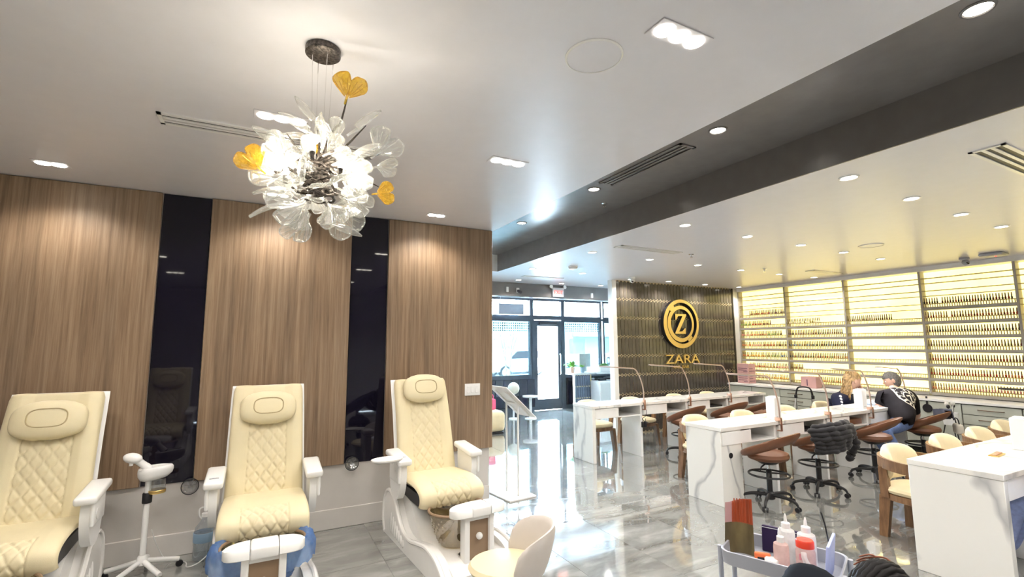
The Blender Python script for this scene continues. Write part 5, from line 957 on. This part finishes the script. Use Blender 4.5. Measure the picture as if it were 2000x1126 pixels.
# --- the woman with long hair
wb = (7.60, 4.22, 0); J, w = seated(wb, math.radians(-170))
J.update(chest=at(1645, 786, 1, 4.10), waist=Vector((7.56, 4.18, .70)), neck=at(1653, 760, 1, 4.02), headb=at(1658, 752, 1, 3.99), shL=at(1633, 774, 1, 3.96), shR=at(1666, 776, 1, 4.18), elL=at(1640, 803, 1, 3.86), wrL=at(1676, 801, 1, 3.74), elR=at(1690, 796, 1, 3.95), wrR=at(1684, 768, 1, 3.90), pelvis=Vector((7.58, 4.24, .57)), hpL=Vector((7.50, 4.22, .55)), hpR=Vector((7.66, 4.24, .55)))
hw_ = at(1665, 743, 1, 3.95); fdw = Vector((.80, -.50, -.30))
wo = person('long-haired woman in a navy jacket resting her hand on her face', wb, J, dict(chest=.155, waist=.15, pelvis=.14, shL=.082, shR=.078, elL=.062, elR=.055, wrL=.038), ['skin', 'jacket_navy', 'denim', 'eye_white', 'iris', 'lip', 'shoe_black'], 1.0, (hw_, fdw, (0, 0, 1), 1.12), [(J['wrL'], (.9, .1, 0), (0, 0, 1), 1, .4), (J['wrR'], (-.25, .05, 1), (.8, -.5, 0), 1, .35)])
hair_cap(wo, wb, hw_, fdw, (0, 0, 1), 'hair_blonde', low=-.1, back=1.2, sc=1.12)
hm_ = MB(); fr_ = frame(fdw, (0, 0, 1)); random.seed(3)
for i in range(60):
    a = math.radians(random.uniform(180, 318)); st = Vector((.082*math.cos(a), .102*math.sin(a), random.uniform(.03, .11))); L_ = random.uniform(.26, .40); pts = []; ph = random.uniform(0, 6)
    for k in range(10):
        v = k/9; p = fr_ @ Vector((st.x*(1+.55*v)+.012*math.sin(ph+v*9), st.y*(1+.5*v)+.012*math.cos(ph+v*8)-.02*v, st.z)); p.z -= L_*v; pts.append(hw_-Vector(wb)+p)
    hm_.tube(pts, [.011, .014, .015, .015, .015, .014, .013, .012, .009, .004], 6)
hm_.build('long_hair', 'hair_blonde', wo, 80)
for i in range(6):
    v = i/5; a, b = J['shL']-Vector(wb), J['elL']-Vector(wb); p = a.lerp(b, v)+Vector((-.20, -.80, .10)).normalized()*(.068-.016*v); MB().ball(p, (.024, .016, .022), 10).build('sleeve_patch', 'white_paint', wo)
a, b = J['elL']-Vector(wb), J['wrL']-Vector(wb)
for i in range(3): MB().ball(a.lerp(b, .15+.22*i)+Vector((-.1, -.9, .3)).normalized()*.045, (.028, .014, .016), 10).build('sleeve_patch', 'white_paint', wo)
# --- technician bent over, only shoulder and braids in the frame
hb = at(1718, 1176, 1, .93); sb = Vector((1.55, 1.02, .80)); tb_ = (1.18, 1.12, 0); J, w = seated(tb_, math.radians(-90))
J.update(pelvis=Vector((1.18, 1.12, .42)), hpL=Vector((1.20, 1.22, .41)), hpR=Vector((1.20, 1.02, .41)), waist=Vector((1.28, 1.10, .56)), chest=Vector((1.46, 1.05, .72)), neck=Vector((1.62, .99, .70)), headb=Vector((1.70, .965, .73)), shL=at(1588, 1146, 1, 1.05), shR=Vector((1.56, .88, .70)), elL=Vector((1.80, 1.14, .55)), wrL=Vector((2.0, .98, .52)), elR=Vector((1.74, .74, .52)), wrR=Vector((1.98, .82, .52)), knL=Vector((1.56, 1.34, .42)), knR=Vector((1.56, .90, .42)), anL=Vector((1.50, 1.36, .09)), anR=Vector((1.50, .86, .09)), toL=Vector((1.64, 1.38, .045)), toR=Vector((1.64, .84, .045)))
fdt = Vector((.80, -.15, -.60)); te = person('bending technician in dark clothes with braided black hair, at the bottom edge', tb_, J, dict(shL=.138, chest=.16, pelvis=.14), ['skin_dark', 'shirt_dark', 'shirt_dark', 'eye_white', 'iris', 'lip', 'shoe_black'], 1.0, (hb, fdt), [(J['wrL'], (.8, -.5, -.2), (0, 0, 1), 1, .5), (J['wrR'], (.8, .4, -.2), (0, 0, 1), -1, .5)])
hair_cap(te, tb_, hb, fdt, (0, 0, 1), 'hair_black', low=-.5)
fr_ = frame(fdt, (0, 0, 1)); o0 = Vector(tb_); bm2 = MB(); random.seed(9)
for i in range(9):
    x = -.062+.0155*i; pts = []
    for k in range(15): a = math.radians(20+150*k/14); rr_ = math.sqrt(max(0.05, 1-(x/.080)**2)); pts.append(hb-o0+fr_ @ Vector((x, .100*math.cos(a)*rr_, .126*math.sin(a)*rr_)))
    bm2.tube(pts, [.010+.004*(k % 2) for k in range(15)], 8)
bm2.build('braids', 'hair_black', te, 70); bm3 = MB()
for i in range(7):
    st = hb-o0+fr_ @ Vector((-.05+.012*i, .02, .115)); bm3.tube(smoothpath([st, st+Vector((-.035+.006*i, .03, .015+.012*(i % 3))), st+Vector((-.07+.01*i, .05+.006*i, .0+.014*(i % 3)))], 4), [.004]*4+[.003]*4+[.0015], 6)
bm3.build('loose_ends', 'braid_brown', te, 70)
low_stool((1.12, 1.12, 0), -PI/2, 'low cream stool under the bending technician', ls)
# --- client at the front right desk, legs just inside the right edge
cb = (4.89, 1.02, 0); J, w = seated(cb, 0.0); J.update(wrL=w(-.08, .22, .66), wrR=w(.08, .22, .66), elL=w(-.24, .06, .74), elR=w(.24, .06, .74), knL=Vector((4.77, 1.48, .46)), knR=Vector((4.99, 1.48, .46)), anL=Vector((4.76, 1.58, .10)), anR=Vector((4.98, 1.60, .10)), toL=Vector((4.75, 1.72, .045)), toR=Vector((4.98, 1.74, .045)))
hcl = w(0, .13, 1.20); cl = person('client in pale jeans under the front right desk, at the picture edge', cb, J, {}, ['skin_dark', 'jacket_navy', 'denim_pale', 'eye_white', 'iris', 'lip', 'shoe_black'], .6, (hcl, (0, 1, -.2)), [(J['wrL'], (.2, 1, 0), (0, 0, 1), 1, .4), (J['wrR'], (-.2, 1, 0), (0, 0, 1), -1, .4)])
hair_cap(cl, cb, hcl, (0, 1, -.2), (0, 0, 1), 'hair_black', low=-.5); dup(sp, (4.89, .98, 0), PI, 'brown stool under the client at the right edge')
# ============================================================ CLOTHES ON THE STOOLS
mat('puffer', (.022, .021, .024), .6, spec=.15, var=.15, sheen=.2); mat('towel_grey', (.085, .09, .12), .95, var=.15, bmp=.3, bscale=200); mat('spotted', (.70, .66, .58), .8)
def drape(loc, rz, m_, label, cat, f0, f1, out, inn, baff, th_=.02, zt=.735):
    t = thing(cat.replace(' ', '_'), label, cat.split()[-1], loc, rz); rs = []; nv, nu = 44, 26
    for j in range(nu+1):
        q = math.radians(f0+(f1-f0)*j/nu); ring_ = []
        for side in (1, -1):
            for i in (range(nv+1) if side > 0 else range(nv, -1, -1)):
                v = -inn+(out+inn)*i/nv; b = (1+math.sin(q))/2; ztop = zt-.10*(1-b)
                if v < 0: R, z = .235+.004*b, ztop+v
                else: R, z = .275+.03*b+.018*math.sin(min(1, v/.25)*PI*.6), ztop-v*(.90+.1*math.sin(j*.45+.6))-(.05*(j/nu*2-1)**4 if baff else 0)
                if abs(v) < .03: R = .235+(.30-.235)*(v+.03)/.06; z = ztop+.012
                off = side*(th_+(.024*abs(math.sin(v*PI/baff+.3*math.sin(j*.8)))*(.72+.28*abs(math.sin(j*PI/5.2))) if baff else 0))*(.5 if j in (0, nu) else 1); k = 1 if v >= 0 else -1
                ring_.append(((R+off*k*(.8 if abs(v) > .02 else .2))*math.cos(q)*1.02, (R+off*k*(.8 if abs(v) > .02 else .2))*math.sin(q), z+(off*.9 if abs(v) < .03 else 0)+.004*math.sin(j*1.3)))
        rs.append(ring_)
    MB().rings(rs).build('cloth', m_, t, 70); return t
jk = thing('puffer_jacket', 'dark grey quilted puffer jacket draped over a brown stool', 'jacket', (5.45, 3.24, 0), TH, None); random.seed(21); jb = MB()
def baffle(R0, z, q0, q1, r, sag=0):
    pts, rr_ = [], []
    for k in range(31):
        u = k/30; q = math.radians(q0+(q1-q0)*u); b = (1+math.sin(q))/2; rd = R0+.03*b+.006*math.sin(k*.9+z*40)
        pts.append((rd*math.cos(q)*1.02, rd*math.sin(q), z-.14*(1-b)-sag*math.sin(u*PI*1.2)+.004*math.sin(k*.7))); rr_.append(r*(.72+.28*abs(math.sin(k*PI/5+z*9)))*(.6 if k in (0, 30) else 1))
    jb.tube(pts, rr_, 10)
baffle(.262, .765, 14, 104, .034)
for i in range(6): baffle(.300+.010*math.sin(i), .735-.040*i, 10+2*i+random.uniform(-3, 3), 106-3*i+random.uniform(-4, 4), .030, .012*i*.4)
for i in range(2): baffle(.222, .725-.04*i, 16, 100, .028)
jb.build('body', 'puffer', jk, 80)
qa = math.radians(102); px_, py_ = .325*math.cos(qa), .325*math.sin(qa); sv = MB(); pts = [(px_+.010*math.sin(k*.5), py_+.03*math.sin(k*.18), .63-.0085*k) for k in range(31)]
sv.tube(pts, [.030+.014*abs(math.sin(k*PI/5)) for k in range(31)], 12).build('sleeve', 'puffer', jk, 80)
drape((7.70, 3.20, 0), TH, 'towel_grey', 'dark grey towel hung over the stool behind the man', 'grey towel', 95, 160, .11, .07, 0, .010)
t = thing('spotted_bag', 'white and black spotted bag hanging on the rightmost stool', 'bag', (7.95, 2.92, .44), .6); MB().rbox(-.09, .09, -.04, .04, 0, .13, .03, 3).build('body', 'spotted', t)
for i in range(7): MB().ball((-.07+.023*i, -.038, .03+.03*(i % 3)), (.014, .006, .012), 8).build('spot', 'tee_black', t)
MB().tube(smoothpath([(-.06, 0, .12), (-.05, .01, .19), (.05, .01, .19), (.06, 0, .12)], 5), .006, 8).build('strap', 'tee_black', t)
